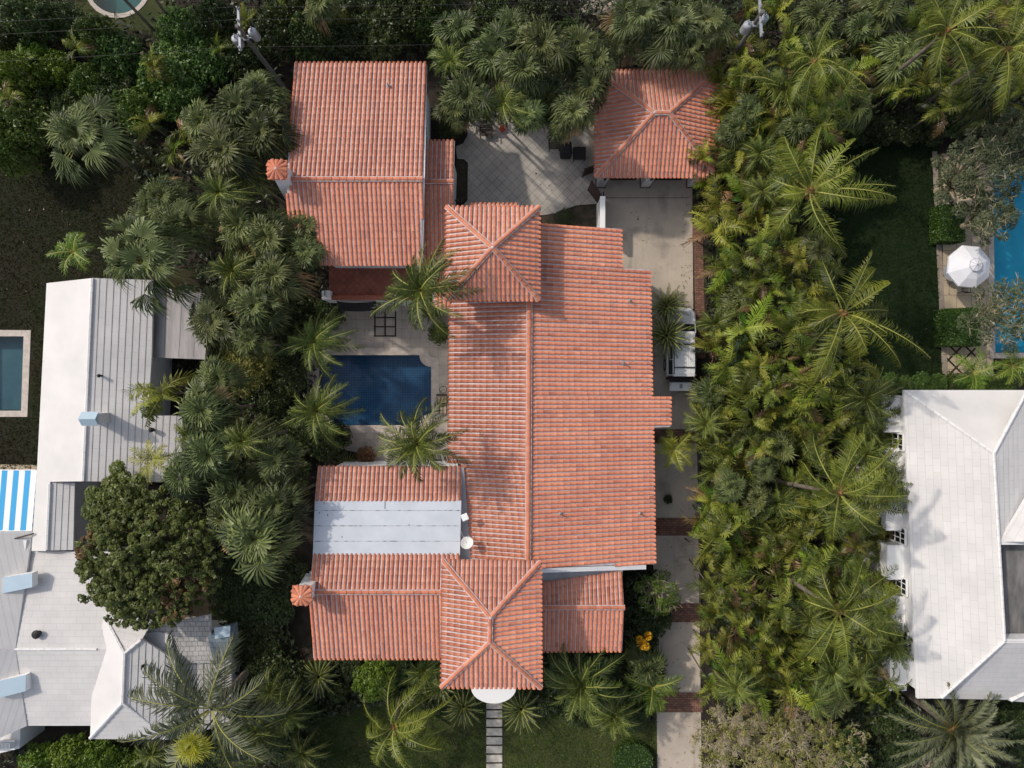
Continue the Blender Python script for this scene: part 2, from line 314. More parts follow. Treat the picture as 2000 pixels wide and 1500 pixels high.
def water_mat(name, tint, rough=0.03, ripple=0.15, scale=3.0):
    m = bpy.data.materials.new(name); m.use_nodes = True; t = m.node_tree; N = t.nodes; L = t.links
    N.remove(N['Principled BSDF']); tr = N.new('ShaderNodeBsdfTransparent'); tr.inputs[0].default_value = (*tint, 1)
    gl = N.new('ShaderNodeBsdfGlossy'); gl.inputs['Roughness'].default_value = rough
    fr = N.new('ShaderNodeFresnel'); fr.inputs[0].default_value = 1.33
    nz = N.new('ShaderNodeTexNoise'); nz.inputs['Scale'].default_value = scale; nz.inputs['Detail'].default_value = 3
    tc = N.new('ShaderNodeTexCoord'); L.new(tc.outputs['Object'], nz.inputs['Vector'])
    bp = N.new('ShaderNodeBump'); bp.inputs['Strength'].default_value = ripple; bp.inputs['Distance'].default_value = 0.05; L.new(nz.outputs[0], bp.inputs['Height'])
    L.new(bp.outputs[0], gl.inputs['Normal']); L.new(bp.outputs[0], fr.inputs['Normal'])
    ms = N.new('ShaderNodeMixShader'); L.new(fr.outputs[0], ms.inputs[0]); L.new(tr.outputs[0], ms.inputs[1]); L.new(gl.outputs[0], ms.inputs[2])
    L.new(ms.outputs[0], N['Material Output'].inputs[0]); return m
M['water_navy'] = water_mat('pool_water', (0.60, 0.76, 0.86), ripple=0.10)
M['water_grey'] = water_mat('left_pool_water', (0.55, 0.72, 0.78), ripple=0.03)
M['water_blue'] = water_mat('right_pool_water', (0.45, 0.80, 0.92), ripple=0.3, scale=2)
M['tile_navy'] = mat('navy_pool_tile', (0.095, 0.205, 0.33), 0.4, (0.055, 0.13, 0.23), 0.6, 4, extra=grid_lines(0.17, 0.012, (1.6, 1.5, 1.4), offset=0, cvar=0.8))
M['plaster_grey'] = mat('grey_pool_plaster', (0.24, 0.33, 0.35), 0.7, (0.17, 0.25, 0.28), 0.6)
M['plaster_blue'] = mat('blue_pool_plaster', (0.18, 0.62, 0.70), 0.7, (0.12, 0.52, 0.62), 0.8)
M['plaster_green'] = mat('green_pool_plaster', (0.12, 0.30, 0.24), 0.7, (0.10, 0.26, 0.21), 0.8)

def cloud_mesh(name, data, mats):
    vs, fs, tn, mi = data; me = bpy.data.meshes.new(name); me.vertices.add(len(vs)); me.vertices.foreach_set('co', vs.astype(np.float32).ravel())
    me.loops.add(len(fs)*4); me.loops.foreach_set('vertex_index', fs.astype(np.int32).ravel()); me.polygons.add(len(fs))
    me.polygons.foreach_set('loop_start', np.arange(0, len(fs)*4, 4, dtype=np.int32)); me.polygons.foreach_set('loop_total', np.full(len(fs), 4, dtype=np.int32))
    for m in mats: me.materials.append(m)
    me.polygons.foreach_set('material_index', mi.astype(np.int32))
    a = me.attributes.new('tone', 'FLOAT', 'FACE'); a.data.foreach_set('value', tn.astype(np.float32)); me.update(); me.validate(); return me

# ------------------------------------------------------------------ ground and other setting
def sheet(name, polys, z, m, kind='structure', th=None, holes=None):
    b = MB()
    for i, pl in enumerate(polys):
        pts = [P(x, y, 0) for x, y in pl]
        rings = [[Vector((p.x, p.y, 0)) for p in pts]]
        if holes:
            rings += [[Vector((P(x, y).x, P(x, y).y, 0)) for x, y in h] for h in holes]
        flat = [v for r in rings for v in r]
        fs = []
        for t in tessellate_polygon(rings):
            a, bb, c = [flat[k] for k in t]
            if (bb-a).cross(c-a).z < 0: t = (t[0], t[2], t[1])
            fs.append(tuple(t))
        b.add([Vector((v.x, v.y, z)) for v in flat], fs)
        if th:
            o = 0
            for r in rings:
                n = len(r); vs = [Vector((v.x, v.y, z)) for v in r]+[Vector((v.x, v.y, z-th)) for v in r]
                b.add(vs, [(k, (k+1) % n, n+(k+1) % n, n+k) for k in range(n)])
    o = b.build(name, m); return tag(o, kind=kind)

def arc(cx, cy, r, a0, a1, n=10):
    return [(cx+r*math.cos(math.radians(a0+(a1-a0)*k/n)), cy+r*math.sin(math.radians(a0+(a1-a0)*k/n))) for k in range(n+1)]

# ground with rectangular openings for the pools
pools_bb = [(622, 692, 845, 832), (-60, 655, 48, 802), (1938, 330, 2120, 690), (150, -60, 290, 34)]
xs = sorted(set([-6000, 8000]+[b[0] for b in pools_bb]+[b[2] for b in pools_bb]))
ys = sorted(set([-6000, 8000]+[b[1] for b in pools_bb]+[b[3] for b in pools_bb]))
g = MB()
for i in range(len(xs)-1):
    for j in range(len(ys)-1):
        cx, cy = (xs[i]+xs[i+1])/2, (ys[j]+ys[j+1])/2
        if any(b[0] < cx < b[2] and b[1] < cy < b[3] for b in pools_bb): continue
        q = [P(xs[i], ys[j+1]), P(xs[i+1], ys[j+1]), P(xs[i+1], ys[j]), P(xs[i], ys[j])]
        g.add(q, [(0, 1, 2, 3)])
tag(g.build('ground', M['soil']), kind='structure')

def pool(name, outline, depth, mt, mw, wz):
    pts = [P(x, y) for x, y in outline]; n = len(pts); b = MB()
    ar = sum(pts[i].x*pts[(i+1) % n].y-pts[(i+1) % n].x*pts[i].y for i in range(n))
    if ar < 0: pts.reverse()
    vs = [Vector((p.x, p.y, 0.02)) for p in pts]+[Vector((p.x, p.y, -depth)) for p in pts]
    fs = [(i, n+i, n+(i+1) % n, (i+1) % n) for i in range(n)]
    for t in tessellate_polygon([[Vector((p.x, p.y, 0)) for p in pts]]):
        fs.append(tuple(i+n for i in t))
    b.add(vs, fs); tag(b.build(name+'_basin', mt), kind='structure')
    b = MB(); fs = []
    for t in tessellate_polygon([[Vector((p.x, p.y, 0)) for p in pts]]):
        a, bb, c = [pts[k] for k in t]
        if (bb-a).cross(c-a).z < 0: t = (t[0], t[2], t[1])
        fs.append(t)
    b.add([Vector((p.x, p.y, wz)) for p in pts], fs); tag(b.build(name+'_water', mw), kind='structure')

r = 23
pool_out = arc(623, 693, r, 90, 0)+arc(843, 693, r, 180, 90)+arc(843, 831, r, 270, 180)+arc(623, 831, r, 0, -90)
pool_out = [p for p in pool_out]
pool('courtyard_pool', pool_out, 1.3, M['tile_navy'], M['water_navy'], -0.12)
cop = arc(618, 688, r, 90, 0)+arc(848, 688, r, 180, 90)+arc(848, 836, r, 270, 180)+arc(618, 836, r, 0, -90)
deck_poly = [(600, 590), (880, 590), (880, 912), (700, 912), (700, 884), (630, 870), (600, 840)]
sheet('pool_deck', [deck_poly], 0.030, M['deck'], th=0.05, holes=[pool_out])
cop_in = pool_out
def ring(name, outer, inner, z, m, th=0.06):
    pts_o = [P(x, y) for x, y in outer]; pts_i = [P(x, y) for x, y in inner]; n = len(pts_o); b = MB()
    vs = [Vector((p.x, p.y, z)) for p in pts_o]+[Vector((p.x, p.y, z)) for p in pts_i]
    vs += [v-Vector((0, 0, th)) for v in vs]
    b.add(vs, [(i, (i+1) % n, n+(i+1) % n, n+i) for i in range(n)]+[(i+2*n, (i+1) % n+2*n, (i+1) % n, i) for i in range(n)]+[(n+i, n+(i+1) % n, 3*n+(i+1) % n, 3*n+i) for i in range(n)])
    return tag(b.build(name, m), kind='structure')
big = arc(609, 679, r, 90, 0)+arc(857, 679, r, 180, 90)+arc(857, 845, r, 270, 180)+arc(609, 845, r, 0, -90)
ring('pool_coping', big, [(x+(1 if x < 733 else -1)*0.6, y+(1 if y < 762 else -1)*0.6) for x, y in pool_out], 0.055, M['coping'])

pool('left_pool', [(-60, 658), (46, 658), (41, 801), (-60, 801)], 1.3, M['plaster_grey'], M['water_grey'], -0.1)
ring('left_pool_coping', [(-80, 644), (61, 645), (54, 814), (-80, 814)], [(-60, 657), (47, 657), (42, 802), (-60, 802)], 0.05, M['coping'])
pool('right_pool', [(1940, 332), (2115, 332), (2115, 688), (1944, 688)], 1.4, M['plaster_blue'], M['water_blue'], -0.08)
ring('right_pool_coping', [(1928, 318), (2130, 318), (2130, 700), (1932, 700)], [(1939, 331), (2116, 331), (2116, 689), (1943, 689)], 0.05, M['coping'])
rp = arc(230, -30, 58, 0, 360, 28)[:-1]
pool('round_pool', rp, 1.2, M['plaster_green'], M['water_grey'], -0.08)
ring('round_pool_coping', arc(230, -30, 66, 0, 360, 28)[:-1], arc(230, -30, 57.5, 0, 360, 28)[:-1], 0.05, M['coping'])
sheet('top_lawn', [[(140, -70), (340, -70), (345, 60), (200, 60), (150, 44)]], 0.012, M['lawn'], holes=[arc(230, -30, 62, 0, 360, 28)[:-1]])

# lawns
sheet('side_lawn', [[(-300, 285), (330, 285), (330, 500), (190, 640), (190, 1000), (-300, 1000)]], 0.010, M['lawn_dry'], holes=[[(-79, 646), (59, 647), (52, 812), (-79, 812)]])
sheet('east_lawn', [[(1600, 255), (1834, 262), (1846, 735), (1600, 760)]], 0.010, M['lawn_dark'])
sheet('front_lawn', [[(598, 1290), (950, 1290), (950, 1900), (598, 1900)], [(983, 1345), (1283, 1345), (1286, 1900), (983, 1900)]], 0.010, M['lawn'])
def grass(polys, per_m2, m, h=.07, holes=()):
    rg = np.random.default_rng(len(polys)+int(per_m2)); al = []
    for poly in polys:
        xs_, ys_ = [p[0] for p in poly], [p[1] for p in poly]; x0_, x1_, y0_, y1_ = max(-20, min(xs_)), min(2020, max(xs_)), max(-20, min(ys_)), min(1620, max(ys_))
        n = int((x1_-x0_)*(y1_-y0_)/(F/H)**2*per_m2); x = rg.uniform(x0_, x1_, n); y = rg.uniform(y0_, y1_, n); c = np.zeros(n, bool); k = len(poly)
        for i in range(k):
            (xa, ya), (xb, yb) = poly[i], poly[(i+1) % k]
            if ya != yb: c ^= ((ya > y) != (yb > y)) & (x < (xb-xa)*(y-ya)/(yb-ya)+xa)
        for h_ in holes: c &= ~((x > h_[0]) & (x < h_[2]) & (y > h_[1]) & (y < h_[3]))
        al.append(np.stack([(x[c]-1000)/F*H, (750-y[c])/F*H], 1))
    q = np.concatenate(al); n = len(q); a = rg.uniform(0, 6.28, n); s_ = rg.uniform(.015, .04, n); hh = h*rg.uniform(.4, 1.3, n); lx, ly = rg.normal(0, .05, n), rg.normal(0, .05, n)
    p = np.zeros((n, 4, 3)); p[:, 0, 0] = q[:, 0]-np.cos(a)*s_; p[:, 0, 1] = q[:, 1]-np.sin(a)*s_; p[:, 1, 0] = q[:, 0]+np.cos(a)*s_; p[:, 1, 1] = q[:, 1]+np.sin(a)*s_
    p[:, 2, 0] = p[:, 1, 0]*.3+q[:, 0]*.7+lx*1.4; p[:, 2, 1] = p[:, 1, 1]*.3+q[:, 1]*.7+ly*1.4; p[:, 3, 0] = p[:, 0, 0]*.3+q[:, 0]*.7+lx*1.4; p[:, 3, 1] = p[:, 0, 1]*.3+q[:, 1]*.7+ly*1.4
    p[:, :2, 2] = .012; p[:, 2, 2] = p[:, 3, 2] = .012+hh
    tn = np.clip(.5+.35*np.sin(q[:, 0]*.9+np.sin(q[:, 1]*.7)*2)*np.cos(q[:, 1]*.8+1)+rg.normal(0, .3, n), 0, 1)
    me = cloud_mesh('grass', (p.reshape(-1, 3), np.arange(n*4).reshape(-1, 4), tn, np.zeros(n)), [m]); o = bpy.data.objects.new('grass', me); COL.objects.link(o); tag(o, kind='stuff')
grass([[(-300, 285), (330, 285), (330, 500), (190, 640), (100, 1000), (-300, 1000)]], 130, M['grass_dry'], holes=[(-80, 644, 62, 816)])
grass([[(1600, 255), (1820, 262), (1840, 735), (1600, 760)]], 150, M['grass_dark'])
grass([[(598, 1290), (948, 1290), (948, 1620), (598, 1620)], [(985, 1345), (1281, 1345), (1284, 1620), (985, 1620)]], 170, M['grass_front'])
# driveway and its brick bands
sheet('driveway', [[(1150, 150), (1350, 150), (1354, 620), (1362, 900), (1366, 1200), (1376, 1900), (1290, 1900), (1281, 1290), (1276, 1105), (1245, 900), (1240, 560), (1180, 545), (1180, 345), (1150, 340)]], 0.020, M['concrete'], th=0.03)
bands = [((1276, 1011), (1364, 1011), (1365, 1046), (1276, 1046)), ((1280, 1178), (1366, 1178), (1367, 1215), (1280, 1215)), ((1283, 1352), (1371, 1352), (1372, 1391), (1284, 1391)), ((1272, 838), (1362, 838), (1362, 866), (1272, 866))]
sheet('brick_band', [list(b) for b in bands], 0.026, M['brick'])
sheet('brick_edging', [[(1353, 440), (1372, 440), (1378, 700), (1360, 700)]], 0.024, M['brick'])
sheet('driveway_joint', [[(1183, 386), (1345, 386), (1345, 387.2), (1183, 387.2)], [(1276, 695), (1360, 695), (1360, 696), (1276, 696)], [(1363, 860), (1365, 860), (1369, 1205), (1367, 1205)]], 0.030, M['joint'])
# courtyard patio
wav = [(1172, 398), (1150, 399), (1125, 401), (1105, 408), (1085, 416), (1062, 420), (1045, 421)]
sheet('courtyard_patio', [[(898, 200), (1175, 200), (1175, 345), (1180, 372)]+wav+[(905, 430), (900, 404), (913, 392), (914, 318), (906, 311), (893, 310), (890, 286), (905, 280), (914, 262), (908, 235)]], 0.018, M['patio'], th=0.02)
sheet('flower_bed', [[(1045, 423), (1062, 422), (1086, 418), (1107, 410), (1126, 403), (1172, 400), (1172, 460), (1045, 450)], [(891, 312), (905, 313), (912, 320), (912, 390), (902, 396), (891, 396)]], 0.022, M['bed'])
# pool side turf strips between paving slabs
strips = []
for x in (731, 751, 771): strips.append([(x, 608), (x+3, 608), (x+3, 657), (x, 657)])
for y in (619, 637, 655): strips.append([(730, y), (774, y), (774, y+2.6), (730, y+2.6)])
for i in range(3): sheet('turf_joint', [strips[i]], 0.036+i*0.0, M['soil'])
for i in range(3, 6): sheet('turf_joint', [strips[i]], 0.040, M['soil'])
# east pool terrace
sheet('pool_terrace', [[(1838, 300), (1936, 300), (1940, 735), (1846, 735)]], 0.016, M['tan'], th=0.02)
sheet('stone_kerb', [[(1820, 296), (1830, 296), (1851, 730), (1840, 730)]], 0.030, M['kerb'], th=0.04)
def diag_strips(x0, y0, x1, y1, step, wd, z):
    out = []
    k = x0-(y1-y0)
    while k < x1:
        for sgn in (1, -1):
            if sgn == 1: a, b2 = (k, y1), (k+(y1-y0), y0)
            else: a, b2 = (k, y0), (k+(y1-y0), y1)
            # clip to x range
            def cl(a, b2):
                (ax, ay), (bx, by) = a, b2
                if bx < x0 or ax > x1: return None
                if ax < x0: t = (x0-ax)/(bx-ax); ax, ay = x0, ay+(by-ay)*t
                if bx > x1: t = (x1-ax)/(bx-ax); bx, by = x1, ay+(by-ay)*t
                return (ax, ay), (bx, by)
            c = cl(a, b2)
            if c and abs(c[1][0]-c[0][0]) > 2:
                (ax, ay), (bx, by) = c
                out.append(([(ax, ay-wd/2), (bx, by-wd/2), (bx, by+wd/2), (ax, ay+wd/2)], sgn))
        k += step
    return out
for (bx0, by0, bx1, by1) in ((1833, 302, 1862, 404), (1849, 676, 1905, 730)):
    ds = diag_strips(bx0, by0, bx1, by1, 30, 5, 0)
    sheet('turf_lattice', [d[0] for d in ds if d[1] == 1], 0.022, M['soil'])
    sheet('turf_lattice', [d[0] for d in ds if d[1] == -1], 0.026, M['soil'])
sheet('top_path', [[(1100, -80), (1205, -80), (1203, 16), (1165, 30), (1138, 26)]], 0.012, M['concrete'])
sheet('left_patio', [[(-100, 906), (74, 908), (72, 1060), (-100, 1060)], [(144, 930), (290, 930), (290, 1040), (144, 1040)]], 0.014, M['tan'])
sheet('bottom_path', [[(1735, 1478), (1830, 1478), (1900, 1560), (1735, 1560)]], 0.012, M['tan'])
# stepping stones to the front door
for k in range(8):
    y = 1370+k*17.3
    b = MB(); a, c = P(950, y+14), P(981, y); b.box(((a.x+c.x)/2, (a.y+c.y)/2, 0.03), (c.x-a.x, c.y-a.y, 0.06))
    o = b.build('stepping_stone', M['stepstone'], bevel=0.01)
    tag(o, ('grey stepping stone touching the portico' if k == 0 else 'rectangular grey stepping stone, '+('second', 'third', 'fourth', 'fifth', 'sixth', 'seventh', 'eighth', 'ninth', 'tenth', 'eleventh', 'twelfth')[k-1]+' down from the portico'), 'stepping stone', 'stepping stones across the front lawn')

# ------------------------------------------------------------------ roof builders
def frame(pl):
    n = pl.n; d = Vector((n.x, n.y, 0)); d = (d - n*d.dot(n)).normalized(); u = n.cross(d).normalized(); return n, d, u

def spans(poly, c):
    out = []; n = len(poly)
    for i in range(n):
        (u0, v0), (u1, v1) = poly[i], poly[(i+1) % n]
        if (u0 <= c) != (u1 <= c): out.append(v0+(v1-v0)*(c-u0)/(u1-u0))
    out.sort(); return [(out[i], out[i+1]) for i in range(0, len(out)-1, 2)]

def barrel(mb, a, b, n, ra, rb, lift, tone, seg=6, cap=True):
    """half-round tile from a (upper end) to b (lower end), n = up"""
    d = (b-a).normalized(); s = d.cross(n).normalized(); vs = []
    for p, q, l in ((a, ra, 0.0), (b, rb, lift)):
        for k in range(seg+1):
            an = math.pi*k/seg; vs.append(p+s*math.cos(an)*q+n*(math.sin(an)*q*0.85+l))
    m = seg+1; fs = [(k, m+k, m+k+1, k+1) for k in range(seg)]
    if cap: fs.append(tuple(range(m, 2*m)))
    mb.add(vs, fs, tone)

def tiled_slope(parent, plane, poly_px, pitch=0.262, tl=0.40, name='roof', slab=True):
    pts = [plane.hit(x, y) for x, y in poly_px]; n, d, u = frame(plane); o = plane.p
    poly = [((p-o).dot(u), (p-o).dot(d)) for p in pts]
    umin, umax = min(q[0] for q in poly), max(q[0] for q in poly)
    k = max(1, round((umax-umin)/pitch)); pt = (umax-umin)/k
    mb = MB()
    for i in range(k):
        c = umin+(i+0.5)*pt
        jit = rnd.uniform(-0.008, 0.008)
        ct = rnd.gauss(0.5, 0.12)
        for v0, v1 in spans(poly, c):
            v = v1+0.05+rnd.uniform(0, 0.02)
            while v-0.06 > v0:
                va = max(v-tl-0.03, v0-0.02)
                A = o+u*(c+jit)+d*va; B = o+u*(c+jit+rnd.uniform(-.006, .006))+d*v
                t = ct+rnd.gauss(0, 0.07)
                if rnd.random() < 0.03: t -= 0.3
                if rnd.random() < 0.03: t += 0.35
                barrel(mb, A, B, n, 0.091, 0.096, 0.006, min(1, max(0, t)))
                v -= tl
    ro = mb.build(name, M['tile'], parent, smooth=False)
    me = ro.data; sm = [len(p.vertices) == 4 for p in me.polygons]; me.polygons.foreach_set('use_smooth', sm)
    if slab:
        MB().slab(pts, 0.16).build('roof_deck', M['pan'], parent)
    return ro

def ridge_tiles(parent, segs, r=0.115, name='ridge_tile', m=None, tl=0.42, lift=0.02):
    mb = MB()
    for a, b in segs:   # from high to low
        a, b = Vector(a), Vector(b); L = (b-a).length; k = max(1, round(L/tl)); d = (b-a)/k
        up = Vector((0, 0, 1)); dn = d.normalized(); up = (up-dn*up.dot(dn)).normalized()
        # mortar bed
        s = dn.cross(up).normalized(); w_ = r*1.25
        mb.add([a-s*w_+up*0.045, b-s*w_+up*0.045, b+s*w_+up*0.045, a+s*w_+up*0.045, a-s*w_-up*0.05, b-s*w_-up*0.05, b+s*w_-up*0.05, a+s*w_-up*0.05],
               [(0, 1, 2, 3), (4, 5, 1, 0), (2, 6, 7, 3), (5, 6, 2, 1), (0, 3, 7, 4)], 0.5, 1)
        for i in range(k):
            barrel(mb, a+d*i-dn*0.03+up*lift, a+d*(i+1)+up*lift, up, r*0.88, r, 0.02, min(1, max(0, rnd.gauss(0.5, 0.16))), seg=7)
    return mb.build(name, [m or M['tile'], M['pan']], parent)

def inset(pts, d):
    n = len(pts); ar = sum(pts[i][0]*pts[(i+1) % n][1]-pts[(i+1) % n][0]*pts[i][1] for i in range(n))
    if ar < 0: pts = list(reversed(pts))
    out = []
    for i in range(n):
        p0, p1, p2 = [Vector((pts[(i+k) % n][0], pts[(i+k) % n][1])) for k in (-1, 0, 1)]
        e1, e2 = (p1-p0).normalized(), (p2-p1).normalized()
        n1, n2 = Vector((-e1.y, e1.x)), Vector((-e2.y, e2.x)); bis = (n1+n2)
        if bis.length < 1e-6: out.append((p1.x+n1.x*d, p1.y+n1.y*d)); continue
        bis.normalize(); k = d/max(0.35, bis.dot(n1)); out.append((p1.x+bis.x*k, p1.y+bis.y*k))
    return out

def walls(parent, foot, planes, ins=0.35, z0=0.0, m=None, name='wall', step=0.6, under=0.2):
    """foot: world xy outline of roof; wall tops follow the lowest of the roof planes"""
    pts = inset([(p[0], p[1]) for p in foot], ins); b = MB(); n = len(pts)
    top = lambda x, y: min(pl.z(x, y) if isinstance(pl, Plane) else pl for pl in planes)-under
    for i in range(n):
        a, c = Vector(pts[i]), Vector(pts[(i+1) % n]); k = max(1, int((c-a).length/step))
        for j in range(k):
            p, q = a.lerp(c, j/k), a.lerp(c, (j+1)/k)
            b.add([(p.x, p.y, z0), (q.x, q.y, z0), (q.x, q.y, top(q.x, q.y)), (p.x, p.y, top(p.x, p.y))], [(0, 1, 2, 3)])
    return b.build(name, m or M['stucco'], parent)

def wpts(plane, px): return [plane.hit(x, y) for x, y in px]

def hip_roof(parent, cn, ze, rid, zr, ins=0.35, pitch=0.262):
    """cn: NW, NE, SE, SW px; rid: two px points (may be equal), order along long axis"""
    nw, ne, se, sw = [(*c, ze) for c in cn]; r1, r2 = (*rid[0], zr), (*rid[1], zr)
    vertical = abs(rid[0][1]-rid[1][1]) > abs(rid[0][0]-rid[1][0])
    if rid[0] == rid[1]:
        faces = [([nw, ne, r1]), ([ne, se, r1]), ([se, sw, r1]), ([sw, nw, r1])]
    elif vertical:    # r1 north, r2 south
        faces = [([nw, ne, r1]), ([ne, se, r2, r1]), ([se, sw, r2]), ([sw, nw, r1, r2])]
    else:             # r1 west, r2 east
        faces = [([nw, ne, r2, r1]), ([ne, se, r2]), ([se, sw, r1, r2]), ([sw, nw, r1])]
    planes = []
    for f in faces:
        pl = Plane(f[0], f[1], f[2]); planes.append(pl)
        tiled_slope(parent, pl, [(q[0], q[1]) for q in f], pitch=pitch)
    lo = 0.05
    seg = []
    c = {k: P(*v)+Vector((0, 0, lo)) for k, v in dict(nw=nw, ne=ne, se=se, sw=sw, r1=r1, r2=r2).items()}
    if vertical or rid[0] == rid[1]:
        seg = [(c['r1'], c['nw']), (c['r1'], c['ne']), (c['r2'], c['se']), (c['r2'], c['sw'])]
    else:
        seg = [(c['r1'], c['nw']), (c['r2'], c['ne']), (c['r2'], c['se']), (c['r1'], c['sw'])]
    if rid[0] != rid[1]: seg.append((c['r1'], c['r2']))
    ridge_tiles(parent, seg)
    for q in sorted({rid[0], rid[1]}):
        fb = MB(); fb.lathe(P(*q, zr)+Vector((0, 0, 0.08)), [(0.09, 0), (0.09, 0.05), (0.06, 0.09), (0.03, 0.10)], 10)
        fb.build('finial', M['pan'], parent)
    return planes

# ------------------------------------------------------------------ villa
villa = empty('villa', P(1000, 800), 'large villa with terracotta barrel tile roofs wrapped round a dark blue pool', 'house')

# north-west wing
A0 = Plane((575, 123, 5.9), (831, 123, 5.9), (693, 350, 8.0)); A1 = Plane((560, 350, 8.0), (826, 350, 8.0), (822, 517, 6.6))
a_n = [(575, 123), (831, 123), (826, 350), (560, 350)]
a_s = [(560, 350), (826, 350), (822, 517), (617, 517), (616, 452), (563, 452)]
tiled_slope(villa, A0, a_n); tiled_slope(villa, A1, a_s)
ridge_tiles(villa, [(A1.hit(560, 350)+Vector((0, 0, .05)), A1.hit(826, 350)+Vector((0, 0, .05)))])
foot = wpts(A0, [(575, 123), (831, 123)])+wpts(A1, [(822, 517), (617, 517), (616, 452), (563, 452)])
walls(villa, foot, [A0, A1])
# verge trim on the gable towards the patio
b = MB()
for (x0, y0), (x1, y1), pl in (((832, 126), (827, 350), A0), ((827, 350), (823, 515), A1)):
    p, q = pl.hit(x0, y0), pl.hit(x1, y1); b.bar(p+Vector((0.02, 0, -0.10)), q+Vector((0.02, 0, -0.10)), 0.06, n=4)
b.build('verge', M['stucco'], villa)
# link wing
B1 = Plane((824, 355, 6.3), (886, 355, 6.3), (880, 600, 4.9)); B0 = Plane((833, 275, 5.75), (888, 275, 5.75), (886, 355, 6.3))
tiled_slope(villa, B0, [(834, 275), (888, 275), (886, 355), (826, 355)])
tiled_slope(villa, B1, [(826, 355), (886, 355), (879, 600), (845, 600), (845, 560), (824, 560)])
ridge_tiles(villa, [(B1.hit(827, 355)+Vector((0, 0, .05)), B1.hit(886, 355)+Vector((0, 0, .05)))])
walls(villa, wpts(B0, [(836, 275), (888, 275)])+wpts(B1, [(879, 600), (828, 600)]), [B0, B1], ins=0.3)
# lean-to strip north of the tower
Ln = Plane((917, 398, 5.0), (1013, 398, 5.0), (960, 450, 5.8))
tiled_slope(villa, Ln, [(917, 398), (1013, 398), (1013, 450), (917, 450)])
# tower
t_planes = hip_roof(villa, [(872, 404), (1053, 404), (1053, 586), (870, 586)], 8.1, [(962, 484), (962, 484)], 9.65)
walls(villa, [P(872, 404, 8.1), P(1053, 404, 8.1), P(1053, 586, 8.1), P(870, 586, 8.1)], [8.2], name='tower_wall', under=0.1, ins=0.45)
# main range
D0 = Plane((1034, 588, 7.2), (1031, 1093, 7.2), (877, 750, 5.75)); D1 = Plane((1034, 588, 7.2), (1031, 1093, 7.2), (1275, 850, 4.7))
tiled_slope(villa, D0, [(1034, 575), (1031, 1100), (919, 1100), (906, 925), (900, 906), (876, 906), (878, 596), (900, 575)])
tiled_slope(villa, D1, [(1036, 437), (1056, 437), (1213, 447), (1214, 524), (1269, 526), (1273, 776), (1309, 777), (1309, 834), (1275, 835), (1279, 1102), (1060, 1108), (1031, 1108)])
ridge_tiles(villa, [(D0.hit(1034, 582)+Vector((0, 0, .05)), D0.hit(1031, 1098)+Vector((0, 0, .05)))], r=0.14)
walls(villa, wpts(D0, [(1031, 1098), (890, 1098), (884, 906), (884, 590), (1034, 590)])+wpts(D1, [(1036, 445), (1205, 452), (1206, 530), (1262, 532), (1266, 781), (1302, 782), (1302, 830), (1268, 831), (1271, 1098)]), [D0, D1], ins=0.30)
# valley between main range and the flat-roofed wing
MB().slab([P(896, 913, 6.25), P(906, 913, 6.25), P(920, 1096, 6.25), P(896, 1096, 6.25)], 0.6).build('valley_gutter', M['stucco_grey'], villa)
# south-west wing: low slope, flat roof, ridge
E0 = Plane((621, 912, 6.2), (902, 912, 6.2), (900, 979, 6.8)); E2 = Plane((611, 1083, 6.85), (898, 1083, 6.85), (865, 1156, 7.6))
E3 = Plane((605, 1156, 7.6), (865, 1156, 7.6), (863, 1286, 6.4))
tiled_slope(villa, E0, [(621, 912), (902, 912), (900, 979), (615, 979)])
tiled_slope(villa, E2, [(611, 1083), (898, 1083), (897, 1100), (865, 1156), (605, 1156)])
tiled_slope(villa, E3, [(605, 1156), (866, 1156), (866, 1286), (612, 1286)])
ridge_tiles(villa, [(E3.hit(605, 1156)+Vector((0, 0, .05)), E3.hit(866, 1156)+Vector((0, 0, .05)))])
fl = Plane((615, 979, 6.85), (900, 979, 6.85), (898, 1083, 6.90))
MB().slab(wpts(fl, [(615, 978), (901, 978), (898, 1084), (611, 1084)]), 0.3).build('flat_roof', M['flat_white'], villa)
b = MB()
for y in (997, 1027, 1057):
    b = MB(); w_prev = .02
    for k in range(60):
        x0 = 614+k*4.75; a_, c_ = fl.hit(x0, y), fl.hit(x0+4.75, y)
        s_ = 0.004+0.022*rnd.random()**3
        b.add([a_+Vector((0, -w_prev, .006)), c_+Vector((0, -s_, .006)), c_+Vector((0, s_, .006)), a_+Vector((0, w_prev, .006))], [(0, 1, 2, 3)]); w_prev = s_
    b.build('flat_roof_seam', M['seam'], villa)
for (x, y, l) in ((752, 980, 14), (633, 981, 4), (640, 1004, 4), (600+24, 1000, 3), (668, 1047, 3), (880, 1079, 3), (799, 1024, 3)):
    a_, c_ = fl.hit(x, y), fl.hit(x, y+l); b = MB(); b.box(((a_.x+c_.x)/2, (a_.y+c_.y)/2, a_.z+0.006), (0.05, abs(a_.y-c_.y), 0.006)); b.build('roof_stain', M['seam'], villa)
walls(villa, wpts(E0, [(621, 912), (902, 912)])+[P(899, 1086, 6.8), P(866, 1156, 7)]+wpts(E3, [(866, 1286), (612, 1286)]), [E0, E3, 7.0], ins=0.3)
# front tower
f_planes = hip_roof(villa, [(865, 1094), (1056, 1096), (1057, 1343), (862, 1342)], 8.4, [(958, 1205), (957, 1254)], 9.45)
walls(villa, [P(865, 1094, 8.4), P(1056, 1096, 8.4), P(1057, 1343, 8.4), P(862, 1342, 8.4)], [8.5], name='tower_wall', under=0.1, ins=0.45)
